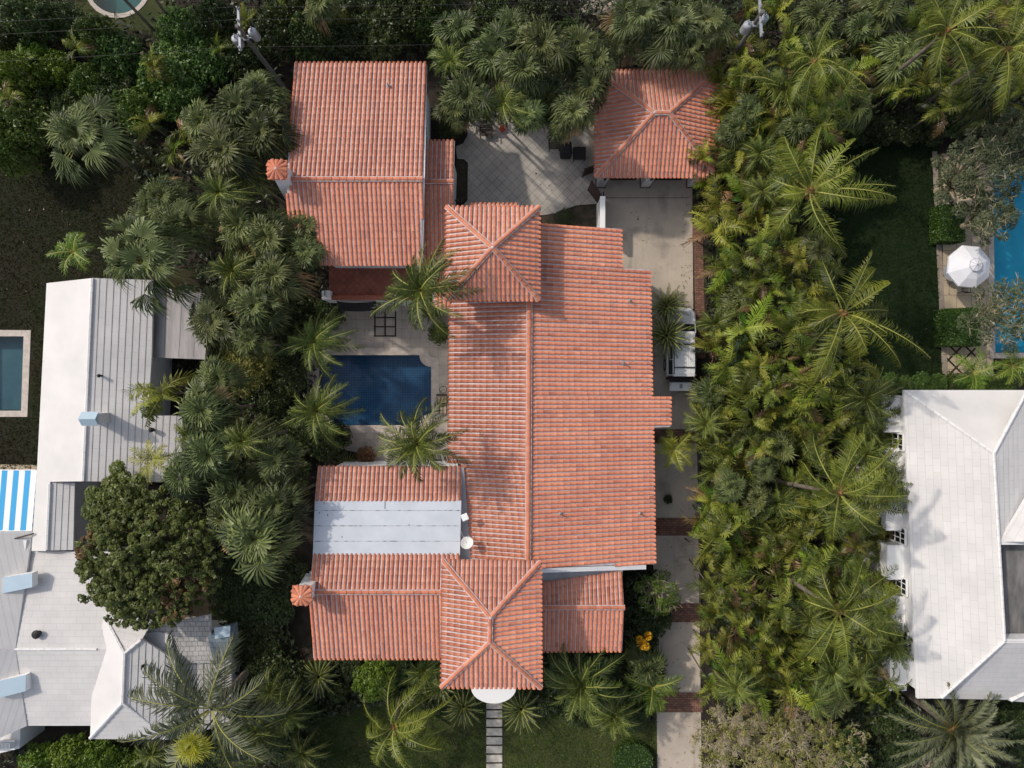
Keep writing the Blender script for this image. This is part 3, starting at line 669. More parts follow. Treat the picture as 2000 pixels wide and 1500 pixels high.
# south-east gable
G0 = Plane((1058, 1186, 6.0), (1219, 1186, 6.0), (1214, 1118, 5.4)); G1 = Plane((1058, 1186, 6.0), (1219, 1186, 6.0), (1215, 1271, 5.1))
tiled_slope(villa, G0, [(1050, 1140), (1215, 1117), (1219, 1186), (1050, 1186)])
tiled_slope(villa, G1, [(1050, 1186), (1219, 1186), (1215, 1271), (1050, 1272)])
ridge_tiles(villa, [(G1.hit(1050, 1186)+Vector((0, 0, .05)), G1.hit(1220, 1186)+Vector((0, 0, .05)))])
walls(villa, wpts(G0, [(1060, 1125), (1215, 1117)])+wpts(G1, [(1215, 1271), (1060, 1272)]), [G0, G1], ins=0.3)
# parapet and flat strip
MB().slab([P(1052, 1110, 6.95), P(1262, 1103.5, 4.85), P(1262, 1112, 4.85), P(1052, 1119, 6.95)], 4.7).build('parapet', M['stucco'], villa)
MB().slab([P(1040, 1115, 5.45), P(1216, 1109, 5.3), P(1216, 1125, 5.3), P(1040, 1146, 5.45)], 0.4).build('gutter', M['stucco_grey'], villa)
# portico
b = MB(); c0 = P(964, 1343, 3.4); hw = (1008-920)/2/F*(H-3.4); dp = 31/F*(H-3.4)
b.prism([(c0.x+hw*math.cos(a), c0.y-dp*math.sin(a)) for a in [math.pi*k/22 for k in range(23)]]+[(c0.x-hw, P(960, 1343, 8.4).y+.5), (c0.x+hw, P(960, 1343, 8.4).y+.5)], 0, 3.4)
po = b.build('portico', M['white_paint'], villa)
b = MB(); b.box((c0.x, c0.y-dp-.01, 1.15), (1.0, .12, 2.3)); b.build('front_door', M['brown_wood'], po)
def win_on_y(yw, x0, x1, z0, z1, parent, out=-1):
    b = MB(); xc, zc = (x0+x1)/2, (z0+z1)/2
    for xx in (x0, x1): b.box((xx, yw+out*.05, zc), (.07, .10, z1-z0+.07))
    for zz in (z0, z1): b.box((xc, yw+out*.055, zz), (x1-x0-.07, .11, .07))
    b.box((xc, yw+out*.05, zc), (.04, .05, z1-z0-.07)); b.box((xc, yw+out*.05, zc+.1), (x1-x0-.07, .044, .04))
    f = b.build('window', M['white_paint'], parent)
    b = MB(); b.box((xc, yw+out*.018, zc), (x1-x0-.06, .03, z1-z0-.06)); b.build('pane', M['glass_dark'], f)
    b = MB(); b.box((xc, yw+out*.08, z0-.07), (x1-x0+.2, .16, .06)); b.build('sill', M['stucco'], f)
yw_ = P(960, 1342.5, 8.4).y+.45
for dx in (-1.5, .3): win_on_y(yw_, c0.x+dx, c0.x+dx+1.1, 5.2, 6.9, villa)
yw_ = P(740, 1286, 6.4).y+.3
for px in (650, 720, 790):
    x_ = P(px, 1286, 6.4).x
    for zz in (.9, 3.9): win_on_y(yw_, x_, x_+1.2, zz, zz+1.5, villa)
yw_ = P(1130, 1271, 5.1).y+.3
for px in (1090, 1150): x_ = P(px, 1271, 5.1).x; win_on_y(yw_, x_, x_+1.1, 1.0, 2.6, villa)
# chimneys
def chimney(px, py, z, foot_px, foot_z, flare):
    c = P(px, py, z); s = 0.42
    b = MB(); b.box((c.x, c.y, (z-0.2+foot_z)/2), (s*1.7, s*1.7, z-0.2-foot_z))
    # flared stack towards the wall
    q = P(*foot_px, foot_z)
    w0 = s*0.85
    top = [Vector((c.x+sx*w0, c.y+sy*w0, z-0.6)) for sx, sy in ((-1, -1), (1, -1), (1, 1), (-1, 1))]
    bot = [Vector((q.x+sx*w0*flare, q.y+sy*w0*flare, foot_z-1.0)) for sx, sy in ((-1, -1), (1, -1), (1, 1), (-1, 1))]
    b.add(bot+top, [(0, 1, 5, 4), (1, 2, 6, 5), (2, 3, 7, 6), (3, 0, 4, 7), (4, 5, 6, 7)])
    b.box((c.x, c.y, foot_z/2-0.5), (s*2.2, s*2.2, foot_z-0.9))
    ch = b.build('chimney', M['stucco'], villa, bevel=0.02)
    b = MB(); n = 12
    for k in range(n):
        an = 2*math.pi*k/n+math.pi/8*0; rr = 0.62
        rr = min(0.54/max(abs(math.cos(an)), abs(math.sin(an))), 0.76)
        e = Vector((c.x+rr*math.cos(an), c.y+rr*math.sin(an), z-0.06)); a = Vector((c.x, c.y, z+0.22))
        barrel(b, a, e, Vector((0, 0, 1)), 0.05, 0.15, 0.0, min(1, max(0, rnd.gauss(0.5, 0.2))))
    b.box((c.x, c.y, z-0.09), (1.05, 1.05, 0.07))
    b.build('chimney_cap', M['tile'], ch)
    MB().lathe((c.x, c.y, z+0.18), [(0.07, 0), (0.07, 0.06), (0.03, 0.08)], 8).build('cap_finial', M['pan'], ch)
chimney(541, 331, 9.3, (566, 366), 7.0, 1.5)
chimney(589, 1163, 9.0, (606, 1146), 6.8, 1.45)
# terrace on the north-west wing
tz = 3.2
MB().prism([P(642, 500, tz), P(872, 500, tz), P(872, 586, tz), P(642, 586, tz)], 0, tz-0.12).build('terrace_wall', M['stucco'], villa)
MB().prism([P(643, 500, tz), P(870, 500, tz), P(870, 584, tz), P(643, 584, tz)], tz-0.118, tz).build('terrace_floor', M['terrace_tile'], villa)
b = MB(); p, q = P(641, 582, tz), P(872, 582, tz)
k = int((q.x-p.x)/0.11)
for i in range(k):
    x = p.x+(q.x-p.x)*(i+0.5)/k; barrel(b, Vector((x, p.y+0.13, tz+0.30)), Vector((x, p.y-0.16, tz+0.26)), Vector((0, 0, 1)), 0.042, 0.046, 0, 0.0, seg=4)
b.box(((p.x+q.x)/2, p.y-0.01, tz+0.15), (q.x-p.x, 0.26, 0.28), tone=0.1)  # dark coping tiles, toned darker still for the shade on the terrace
b.build('terrace_coping', M['tile'], villa)
b = MB()
p0, p1, p2 = P(642, 520, tz), P(642, 581, tz), P(872, 581, tz)
for a_, c_ in ((p0, p1),):
    L_ = (c_-a_).length; k = int(L_/0.12)
    for i in range(k+1):
        x = a_.lerp(c_, i/k); b.bar(x, x+Vector((0, 0, 0.95)), 0.012, n=4)
    b.bar(a_+Vector((0, 0, 0.95)), c_+Vector((0, 0, 0.95)), 0.025, n=4)
b.build('railing', M['dark_metal'], villa)
b = MB(); c = P(637, 576, tz+0.5); b.box((c.x, c.y, (tz+0.5)/2), (0.55, 0.55, tz+0.5)); b.build('corner_pier', M['stucco'], villa, bevel=0.02)
# dark fabric canopy over the terrace door
b = MB(); p, q = P(660, 598, 2.6), P(735, 598, 2.6); n = 10
for i in range(n):
    a0, a1 = math.pi*i/n, math.pi*(i+1)/n
    cx, hw_ = (p.x+q.x)/2, (q.x-p.x)/2
    v = []
    for yy, zz in ((p.y+0.35, 2.75), (p.y-0.15, 2.35)):
        v += [Vector((cx-hw_*math.cos(a0), yy-0.35*math.sin(a0)*0.5, zz+0.25*math.sin(a0))), Vector((cx-hw_*math.cos(a1), yy-0.35*math.sin(a1)*0.5, zz+0.25*math.sin(a1)))]
    b.add(v, [(0, 1, 3, 2)])
o = b.build('awning', M['dark_cloth'], villa); s_ = o.modifiers.new('th', 'SOLIDIFY'); s_.thickness = 0.03
# wall lamp, windows and shutters on visible walls
def win_on_x(xw, y0, y1, z0, z1, parent, frame_m, pane_m, out=1, bars=2):
    b = MB(); yc, zc = (y0+y1)/2, (z0+z1)/2; t = 0.05
    for yy in (y0, y1): b.box((xw+out*0.05, yy, zc), (0.10, 0.07, z1-z0+0.07))
    for zz in (z0, z1): b.box((xw+out*0.055, yc, zz), (0.11, y1-y0-0.07, 0.07))
    for k in range(1, bars+1): b.box((xw+out*0.05, y0+(y1-y0)*k/(bars+1), zc), (0.05, 0.035, z1-z0-0.07))
    for k in range(1, 4): b.box((xw+out*0.05, yc, z0+(z1-z0)*k/4), (0.044, y1-y0-0.07, 0.03))
    f = b.build('window', frame_m, parent)
    MB().box((xw+out*0.018, yc, zc), (0.03, y1-y0-0.06, z1-z0-0.06)).build('pane', pane_m, f)
    return f
xw = A0.hit(829, 200).x-0.35
ga = A0.hit(829, 245)
for py in (600, 680, 760, 880, 960, 1040):
    xx = D1.hit(1262+9*(py-532)/566, py).x-.24; yy = D1.hit(1266, py).y
    if py != 760: win_on_x(xx-.06, yy-.6, yy+.6, 1.0, 2.7, villa, M['white_paint'], M['glass_dark'])
win_on_x(xw, ga.y-0.6, ga.y+0.6, 3.2, 4.7, villa, M['white_paint'], M['glass_dark'])
b = MB(); b.box((xw+0.04, ga.y-1.0, 3.95), (0.06, 0.5, 1.5)); b.build('shutter', M['green_shutter'], villa)
b = MB(); b.box((xw+0.04, ga.y+1.0, 3.95), (0.06, 0.5, 1.5)); b.build('shutter', M['green_shutter'], villa)
xe = B0.hit(888, 330).x-0.30
win_on_x(xe, B1.hit(886, 385).y-0.9, B1.hit(886, 385).y+0.3, 1.0, 3.0, villa, M['white_paint'], M['glass_dark'])
def lantern(loc, parent):
    b = MB(); x, y, z = loc; b.box((x, y, z), (0.16, 0.16, 0.28)); b.lathe((x, y, z+0.14), [(0.13, 0), (0.02, 0.12)], 6); b.box((x-0.1, y, z+0.08), (0.12, 0.03, 0.03)); b.build('wall_lantern', M['dark_metal'], parent)
lantern((xe+0.2, B1.hit(886, 365).y, 3.0), villa)
yt = P(642, 586, tz).y
lantern((P(742, 590, 2).x, yt-0.12, 2.2), villa)
# roof vents (small lead pipes)
for (px, py, pl) in ((759, 169, A0), (1230, 588, D1), (1217, 709, D1), (1094, 1003, D1), (1249, 1002, D1)):
    c = pl.hit(px, py); b = MB(); b.lathe(c-Vector((0, 0, .05)), [(0.14, 0.08), (0.07, 0.16), (0.055, 0.2), (0.055, 0.42)], 10)
    v = b.build('vent_pipe', M['galv'], villa)
    MB().lathe(c+Vector((0, 0, 0.368)), [(0.04, 0), (0.04, 0.006)], 8).build('pipe_mouth', M['dark_metal'], v)

# satellite dishes and box on the valley
base = P(908, 1055, 6.0)
d_ = empty('satellite_dish', P(903, 1040, 5.35), 'round off-white satellite dish on a mast beside the flat white roof', 'satellite dish')
def add_child(b, name, m, parent, smooth=False, bevel=0):
    """geometry given in world coordinates, parented keeping its place"""
    o = b.build(name, m, parent, smooth=smooth, bevel=bevel)
    o.matrix_parent_inverse = parent_matrix(parent).inverted(); return o
def parent_matrix(p):
    return Matrix.Translation(p.location) @ p.rotation_euler.to_matrix().to_4x4()
_old_build = MB.build
def _build(s, name, mats, parent=None, **k):
    o = _old_build(s, name, mats, parent, **k)
    return o
b = MB(); n = 20; cen = P(912, 1060, 7.3); nrm = Vector((0.2, 0.45, 0.87)).normalized(); ux = nrm.orthogonal().normalized(); uy = nrm.cross(ux)
vs = [cen-nrm*0.10]
for rr, hh in ((0.2, -0.07), (0.38, 0.0)):
    for k in range(n): a = 2*math.pi*k/n; vs.append(cen+ux*math.cos(a)*rr+uy*math.sin(a)*rr*0.9+nrm*hh)
b.add(vs, [(0, 1+k, 1+(k+1) % n) for k in range(n)]+[(1+k, 1+n+k, 1+n+(k+1) % n, 1+(k+1) % n) for k in range(n)])
o = add_child(b, 'reflector', M['dish'], d_); s_ = o.modifiers.new('th', 'SOLIDIFY'); s_.thickness = 0.02
b = MB(); b.bar(P(903, 1040, 6.2), cen-nrm*0.12, 0.025); b.bar(P(899, 1036, 7.0), cen-nrm*0.1, 0.02); add_child(b, 'mast', M['galv'], d_)
b = MB(); tip = cen+nrm*0.35+Vector((0.05, 0.28, 0)); b.bar(cen+Vector((0.0, 0.33, 0.0)), tip, 0.015); b.box(tip, (0.08, 0.08, 0.12)); add_child(b, 'feed_arm', M['galv'], d_)
s2 = empty('antenna_box', P(908, 1010, 5.4), 'small square white antenna panel standing on edge beside the flat white roof', 'antenna')
b = MB(); b.box(P(908, 1010, 7.3), (0.38, 0.38, 0.16), rz=0.4); add_child(b, 'panel', M['white_paint'], s2, bevel=0.02)
b = MB(); b.bar(P(905, 1012, 6.2), P(908, 1010, 7.25), 0.02); add_child(b, 'mast', M['galv'], s2)

# ------------------------------------------------------------------ garage
gar = empty('garage', P(1270, 250), 'open-fronted garage with a hipped terracotta tile roof at the head of the driveway', 'garage')
def W2L(parent):   # children of garage given in world coordinates
    inv = parent_matrix(parent).inverted()
    for ch in [o for o in COL.objects if o.parent == parent]:
        if ch.matrix_parent_inverse == Matrix.Identity(4): ch.matrix_parent_inverse = inv
g_planes = hip_roof(gar, [(1162, 138), (1404, 137), (1402, 346), (1162, 346)], 3.05, [(1278, 221), (1307, 221)], 4.65)
gc = [P(1162, 138, 3), P(1404, 137, 3), P(1402, 346, 3), P(1162, 346, 3)]
b = MB(); xi0, xi1, yi0, yi1 = gc[0].x+.5, gc[1].x-.5, gc[2].y+.45, gc[0].y-.4
b.box(((xi0+xi1)/2, yi1-.1, 1.45), (xi1-xi0, .2, 2.9)); b.box((xi0+.1, (yi0+yi1)/2+1.5, 1.45), (.2, yi1-yi0-3.4, 2.9)); b.box((xi1-.1, (yi0+yi1)/2, 1.45), (.2, yi1-yi0-.5, 2.9))
b.build('wall', M['stucco'], gar)
for px in (1184, 1276, 1372):
    c = P(px, 350, 2.9); b = MB(); b.box((c.x, yi0-.02, 1.45), (.55, .5, 2.9)); pc = b.build('pillar', M['stucco'], gar, bevel=0.02)
    b = MB(); b.box((c.x, yi0-.02, 0.06), (.7, .62, .12)); b.build('plinth', M['brick'], pc)
    lantern((c.x, yi0-.36, 2.3), pc)
for a_, c_ in ((1203, 1258), (1294, 1352)):
    p, q = P(a_, 350, 2.9), P(c_, 350, 2.9); b = MB()
    b.box(((p.x+q.x)/2, yi0+.25, 1.3), (q.x-p.x, .08, 2.6))
    for k in range(1, 6): b.box(((p.x+q.x)/2, yi0+.20, 2.6*k/6), (q.x-p.x-.05, .03, .04))
    b.build('opening_panel', M['brown_wood'], gar)  # dark panels added where the garage front is open
W2L(gar)

W2L(villa)
for o in list(COL.objects):
    if o.parent and o.parent.parent is None and o.parent.name in ('villa', 'garage'):
        pass

# garden wall and gates
gw = empty('garden_wall', P(1177, 420), 'white rendered garden wall between the tiled courtyard and the concrete driveway', 'wall')
b = MB(); p0, p1 = P(1177, 384, 2.3), P(1177, 448, 2.3); b.box((p0.x, (p0.y+p1.y)/2, 1.13), (0.26, p0.y-p1.y, 2.26)); add_child(b, 'wall', M['stucco'], gw)
b = MB(); b.box((p0.x, (p0.y+p1.y)/2, 2.30), (0.33, p0.y-p1.y+.06, 0.08)); add_child(b, 'coping', M['white_paint'], gw, bevel=0.01)
def gate(pa, pb, z, label):
    a, c = P(*pa, z), P(*pb, z); g_ = empty('gate', (a.x, a.y, 0), label, 'gate')
    d = (c-a); L_ = d.length; ang = math.atan2(d.y, d.x); m_ = (a+c)/2
    b = MB(); b.box((m_.x, m_.y, z/2+0.05), (L_, 0.05, z-0.1), rz=ang); add_child(b, 'gate_board', M['brown_wood'], g_)
    b = MB()
    for q in (a, c): b.box((q.x, q.y, z/2+0.03), (0.09, 0.09, z), rz=ang)
    for zz in (0.25, z-0.12): b.box((m_.x, m_.y, zz), (L_, 0.09, 0.1), rz=ang)
    add_child(b, 'gate_frame', M['brown_wood'], g_)
gate((1156, 354), (1177, 384), 2.2, 'brown wooden gate leaf swung open at the end of the white garden wall')
gate((1143, 330), (1162, 322), 1.8, 'short dark gate panel at the south-west corner of the garage')

# ------------------------------------------------------------------ white stepped roofs
def clip_poly(poly, f):
    out = []; n = len(poly)
    for i in range(n):
        a, b = poly[i], poly[(i+1) % n]; fa, fb = f(a), f(b)
        if fa >= 0: out.append(a)
        if (fa >= 0) != (fb >= 0):
            t = fa/(fa-fb); out.append((a[0]+(b[0]-a[0])*t, a[1]+(b[1]-a[1])*t))
    return out
def stepped_slope(parent, plane, poly_px, cw=0.385, rise=0.055, m=None, name='roof', dvec=None):
    pts = wpts(plane, poly_px); n, d, u = frame(plane); o = plane.p; mb = MB(); uvs = []
    poly = [((p-o).dot(u), (p-o).dot(d)) for p in pts]
    vmin, vmax = min(q[1] for q in poly), max(q[1] for q in poly); k = max(1, round((vmax-vmin)/cw)); s = (vmax-vmin)/k
    for i in range(k):
        v0, v1 = vmin+i*s, vmin+(i+1)*s
        c = clip_poly(clip_poly(poly, lambda q: q[1]-v0+1e-7), lambda q: v1-q[1]+1e-7)
        if len(c) < 3: continue
        V = [o+u*q[0]+d*q[1]+n*(rise*(q[1]-v0)/s) for q in c]
        tr = tessellate_polygon([[Vector((q[0], q[1], 0)) for q in c]])
        fs = []
        for t in tr:
            nn = (V[t[1]]-V[t[0]]).cross(V[t[2]]-V[t[0]])
            fs.append(tuple(t) if nn.dot(n) > 0 else (t[0], t[2], t[1]))
        mb.add(V, fs)
        low = [q for q in c if abs(q[1]-v1) < 1e-5]
        if len(low) >= 2:
            ua, ub = min(q[0] for q in low), max(q[0] for q in low)
            A, B = o+u*ua+d*v1, o+u*ub+d*v1
            mb.add([A, B, B+n*rise, A+n*rise], [(0, 1, 2, 3)])
    ro = mb.build(name, m or M['white_roof'], parent, uv=lambda co: ((Vector(co)-o).dot(u), (Vector(co)-o).dot(d)-vmin+0.02))
    MB().slab([p-Vector((0, 0, 0.01)) for p in pts], 0.15).build('roof_deck', M['white_cap'], parent)
    return ro
def cap_line(parent, segs, r=0.11):
    b = MB()
    for a, c in segs:
        a, c = Vector(a), Vector(c); k = max(1, round((c-a).length/0.45)); d = (c-a)/k
        for i in range(k): b.bar(a+d*i, a+d*(i+1)*1.0-d*0.04, r, n=6)
    return b.build('ridge_cap', M['white_cap'], parent)
up = Vector((0, 0, 0.05))

# --- west white house
ZK = 0.70
wh = empty('white_house', P(200, 900), 'long white house with stepped white roofs on the left side of the photo', 'house')
W0 = Plane((181, 543, 6.6), (163, 940, 6.6), (82, 730, 5.0)); W1 = Plane((181, 543, 6.6), (163, 940, 6.6), (298, 700, 5.1))
stepped_slope(wh, W0, [(91, 553), (181, 543), (163, 940), (98, 941), (90, 1076), (62, 1076), (73, 905)], rise=0.008, m=M['white_smooth'])
stepped_slope(wh, W1, [(181, 543), (299, 547), (296, 700), (289, 812), (358, 812), (352, 942), (163, 940)], rise=0.028)
cap_line(wh, [(W1.hit(181, 544)+up*.5, W1.hit(163, 940)+up*.5)])
walls(wh, wpts(W0, [(91, 553), (181, 543)])+wpts(W1, [(299, 547), (289, 812), (352, 815), (350, 940)])+[P(200, 940, 4), P(98, 941, 5), P(88, 1080, 5), P(66, 1080, 5)], [W0, W1], ins=0.35)
W3 = Plane((98, 942, 5.35), (92, 1075, 5.35), (146, 1000, 4.8))
stepped_slope(wh, W3, [(98, 942), (146, 943), (143, 1074), (92, 1075)], rise=0.028)
cap_line(wh, [(W3.hit(98, 944)+up*.5, W3.hit(92, 1074)+up*.5)])
MB().prism([P(100, 944, 4), P(143, 945, 4), P(141, 1074, 4), P(94, 1074, 4)], 0, 4.0).build('wall', M['stucco'], wh)
# flat grey roof over the carport
b = MB(); b.prism([P(300, 560, 4.3), P(412, 575, 4.3), P(400, 702, 4.3), P(297, 698, 4.3)], 3.9, 4.3); b.build('flat_roof', M['flat_grey'], wh)
b = MB()
for t_ in (0.22, 0.5, 0.78):
    b = MB(); a_, c_ = P(300+112*t_, 562+12*t_, 4.306), P(297+103*t_, 698, 4.306); b.add([a_, a_+Vector((.03, 0, 0)), c_+Vector((.03, 0, 0)), c_], [(0, 1, 2, 3)]); b.build('flat_roof_seam', M['seam'], wh)
MB().prism([P(305, 570, 3.3), P(398, 580, 3.3), P(388, 690, 3.3), P(302, 688, 3.3)], 0, 3.3).build('wall', M['stucco'], wh)
# south block: ridge running east-west
S0 = Plane((30, 1268, 5.9), (200, 1268, 5.9), (130, 1078, 4.5)); S1 = Plane((30, 1268, 5.9), (200, 1268, 5.9), (130, 1417, 4.7))
stepped_slope(wh, S0, [(60, 1076), (215, 1078), (225, 1268), (28, 1268), (34, 1225)], rise=0.022)
stepped_slope(wh, S1, [(28, 1268), (225, 1268), (215, 1417), (50, 1417)], rise=0.022)
cap_line(wh, [(S0.hit(30, 1268), S0.hit(190, 1268))], r=0.09)
walls(wh, wpts(S0, [(215, 1080), (60, 1078), (32, 1268)])+wpts(S1, [(52, 1415), (215, 1415)]), [S0, S1], ins=0.3)
# hipped pavilion
hn, hs_ = (244, 1276), (240, 1372); ez, rz_ = 5.2, 6.9
HW = Plane((*hn, rz_), (*hs_, rz_), (176, 1442, ez)); HE = Plane((*hn, rz_), (*hs_, rz_), (341, 1432, ez+.1)); 
HS = Plane((*hs_, rz_), (176, 1442, ez), (330, 1443, ez)); HN = Plane((*hn, rz_), (205, 1205, 5.9), (300, 1228, 6.0))
stepped_slope(wh, HW, [(205, 1200), hn, hs_, (176, 1442), (183, 1268)], rise=0.008, m=M['white_smooth'])
stepped_slope(wh, HE, [hn, (277, 1248), (342, 1290), (341, 1437), (330, 1440), hs_], cw=0.36, rise=0.035)
stepped_slope(wh, HS, [hs_, (330, 1443), (176, 1442)], rise=0.05)
stepped_slope(wh, HN, [(205, 1200), (300, 1210), (277, 1249), hn], rise=0.02)
cap_line(wh, [(P(*hn, rz_)+up, P(*hs_, rz_)+up), (P(*hs_, rz_)+up, HS.hit(177, 1441)+up), (P(*hs_, rz_)+up, HS.hit(328, 1441)+up), (P(*hn, rz_)+up, HW.hit(207, 1206)+up), (P(*hn, rz_)+up, HE.hit(277, 1249)+up)])
MB().prism([P(190, 1210, 5), P(335, 1240, 5), P(335, 1425, 5), P(190, 1428, 5)], 0, 5.0).build('wall', M['stucco'], wh)
# lower shingle roofs east of the pavilion
K0 = Plane((275, 1245, 4.9), (420, 1225, 4.9), (350, 1290, 4.4))
stepped_slope(wh, K0, [(268, 1232), (410, 1200), (416, 1295), (342, 1293)], cw=0.33, rise=0.03, m=M['shingle'])
K1 = Plane((342, 1300, 4.3), (342, 1430, 4.3), (450, 1350, 3.5))
stepped_slope(wh, K1, [(342, 1285), (452, 1262), (452, 1415), (342, 1437)], cw=0.42, rise=0.04, m=M['shingle'])
b = MB(); b.prism([P(405, 1240, 4.9), P(448, 1228, 4.9), P(452, 1268, 4.9), P(416, 1290, 4.9)], 3.0, 4.9); b.build('dormer', M['slate'], wh)
b = MB(); b.prism([P(418, 1226, 5.0), P(449, 1222, 5.0), P(449, 1243, 5.0), P(420, 1248, 5.0)], 4.85, 5.0); b.build('dormer_panel', M['skylight'], wh)
MB().prism([P(300, 1235, 3.4), P(440, 1235, 3.4), P(440, 1405, 3.4), P(300, 1405, 3.4)], 0, 3.4).build('wall', M['stucco'], wh)
# chimney
c = P(175, 818, 8.2)
b = MB(); q = P(190, 818, 6.5); b.box((c.x, c.y, c.z-1.25), (0.75, 0.62, 2.4)); ch = b.build('chimney', M['stucco'], wh, bevel=0.02)
b = MB(); hw_, dp_, zt = 0.5, 0.42, c.z-.05
b.add([Vector((c.x-hw_, c.y-dp_, zt)), Vector((c.x+hw_, c.y-dp_, zt)), Vector((c.x+hw_, c.y+dp_, zt)), Vector((c.x-hw_, c.y+dp_, zt)), Vector((c.x-hw_, c.y, zt+.35)), Vector((c.x+hw_, c.y, zt+.35))], [(0, 1, 5, 4), (2, 3, 4, 5), (0, 4, 3), (1, 2, 5), (3, 2, 1, 0)])
b.build('chimney_cap', M['skylight'], ch)
for (px, py, pl, sz) in ((199, 734, W1, 0.09), (300, 839, W1, 0.13), (77, 1236, S0, 0.22), (284, 1297, HE, 0.08)):
    cc = pl.hit(px, py); b = MB(); b.lathe(cc, [(sz*.7, -0.1), (sz*.7, 0.25), (sz*1.2, 0.27), (sz*1.2, 0.36), (sz*.5, 0.44)], 12); b.build('vent_pipe', M['plastic'], wh)
W2L(wh)
# far-west annexe with panel rooflights
an = empty('annexe', P(0, 1240), 'white building with two pale blue rooflight hoods at the left edge of the photo', 'building')
N0 = Plane((30, 1268, 5.95), (61, 1060, 4.75), (-100, 1268, 7.9)); N1 = Plane((30, 1268, 5.95), (51, 1417, 4.85), (-100, 1268, 7.9))
stepped_slope(an, N0, [(-120, 1040), (63, 1040), (30, 1268), (-120, 1268)], rise=0.006, m=M['white_smooth'])
stepped_slope(an, N1, [(-120, 1268), (30, 1268), (52, 1418), (-20, 1450), (-120, 1490)], rise=0.006, m=M['white_smooth'])
MB().prism([P(-120, 1055, 5), P(52, 1055, 5), P(26, 1268, 5), P(42, 1400, 5), P(-120, 1400, 5)], 0, 5.0).build('wall', M['stucco'], an)
for quad, pl in (([(6, 1128), (63, 1119), (63, 1147), (5, 1159)], N0), ([(-2, 1330), (51, 1318), (50, 1350), (-4, 1364)], N1)):
    zl, zr_ = (pl.hit(*quad[0]).z+.12)/ZK, 6.15
    pts = [P(*quad[0], zl), P(*quad[1], zr_), P(*quad[2], zr_), P(*quad[3], zl)]
    b = MB(); b.slab([p-Vector((0, 0, .03)) for p in pts], 0.5); sk = b.build('rooflight', M['white_paint'], an)
    b = MB(); b.slab(pts, .028); b.build('rooflight_panel', M['skylight'], sk)
b = MB()
for k in range(9): b.box(P(3+k*2.6, 1455, 4.0), (0.03, 0.5, 0.5))
b.box(P(14, 1447, 4.3), (1.0, 0.05, 0.06)); b.box(P(14, 1463, 4.3), (1.0, 0.05, 0.06)); b.build('balcony_rail', M['white_paint'], an)
b = MB(); b.prism([P(-60, 1425, 3.5), P(40, 1415, 3.5), P(38, 1462, 3.5), P(-60, 1485, 3.5)], 0, 3.5); b.build('balcony', M['stucco'], an)
b = MB(); b.bar(P(-5, 1046, 5.2), P(12, 1048, 5.2), 0.05); b.bar(P(12, 1048, 5.2), P(14, 1056, 5.2), 0.05); b.bar(P(14, 1056, 5.2), P(66, 1042, 5.2), 0.05); b.build('gutter', M['brown_wood'], an)
W2L(an)
# striped awning
aw = empty('striped_awning', P(30, 980), 'blue and white striped fabric awning stretched off the left side of the white house', 'awning')
b = MB(); Z1, Z0 = 4.4, 3.3
tl, tr, br, bl = P(-63, 918, Z0), P(72, 918, Z1), P(62, 1037, Z1), P(-73, 1037, Z0)
n = 12
for i in range(n):
    t0, t1 = i/n, (i+1)/n; a0, a1 = tl.lerp(tr, t0), tl.lerp(tr, t1); c1, c0 = bl.lerp(br, t1), bl.lerp(br, t0)
    b.add([c0, c1, a1, a0], [(0, 1, 2, 3)], mi=(i+1) % 2)
o = b.build('canopy_fabric', [M['stripe_white'], M['stripe_blue']], aw)
s_ = o.modifiers.new('th', 'SOLIDIFY'); s_.thickness = 0.02
b = MB(); k = 15
for i in range(k):
    a_, c_ = tr.lerp(br, i/k), tr.lerp(br, (i+1)/k)
    b.add([a_, c_, c_+Vector((0.22, 0, -0.30)), a_.lerp(c_, .5)+Vector((0.26, 0, -0.36)), a_+Vector((0.22, 0, -0.30))], [(0, 1, 2, 3, 4)], mi=i % 2)
o = b.build('valance', [M['stripe_white'], M['stripe_blue']], aw); s_ = o.modifiers.new('th', 'SOLIDIFY'); s_.thickness = 0.01
b = MB(); b.bar(tl, tr, 0.03); b.bar(bl, br, 0.03)
for q in (tl, bl, tr+Vector((0, 0, 0)), br): b.bar(q, (q.x, q.y, 0), 0.035)
b.build('awning_frame', M['white_paint'], aw)
W2L(aw)

ZK = 1.0
# --- east white house
eh = empty('white_house', P(1900, 1060), 'big white hipped-roof house at the right edge of the photo beyond the palm belt', 'house')
R0 = Plane((1765, 762, 6.2), (1940, 885, 8.4), (1790, 1362, 6.2)); RN = Plane((1765, 762, 6.2), (2120, 762, 6.2), (1940, 885, 8.4))
stepped_slope(eh, R0, [(1765, 762), (1940, 885), (1961, 1252), (1838, 1364), (1791, 1364)], cw=0.42, rise=0.03)
stepped_slope(eh, RN, [(1765, 762), (2150, 762), (1999, 772), (1940, 885)] if False else [(1765, 762), (2004, 762), (1940, 885)], cw=0.42, rise=0.012, m=M['white_smooth'])
RE = Plane((1940, 885, 8.4), (1952, 1055, 8.3), (2010, 900, 7.6))
stepped_slope(eh, RE, [(1940, 885), (2004, 764), (2140, 764), (2140, 800), (1954, 1060)], cw=0.36, rise=0.03)
RX = Plane((1954, 1058, 8.3), (2040, 905, 8.2), (2060, 1058, 9.4))
stepped_slope(eh, RX, [(1954, 1058), (2060, 880), (2140, 880), (2140, 1058)], rise=0.01)
RS = Plane((1961, 1252, 8.4), (1838, 1364, 6.2), (1975, 1366, 6.2))
stepped_slope(eh, RS, [(1961, 1252), (2140, 1250), (2140, 1290), (1971, 1366), (1838, 1364)], cw=0.36, rise=0.025)
RT = Plane((2140, 1282, 7.6), (1971, 1368, 6.2), (2140, 1378, 6.0))
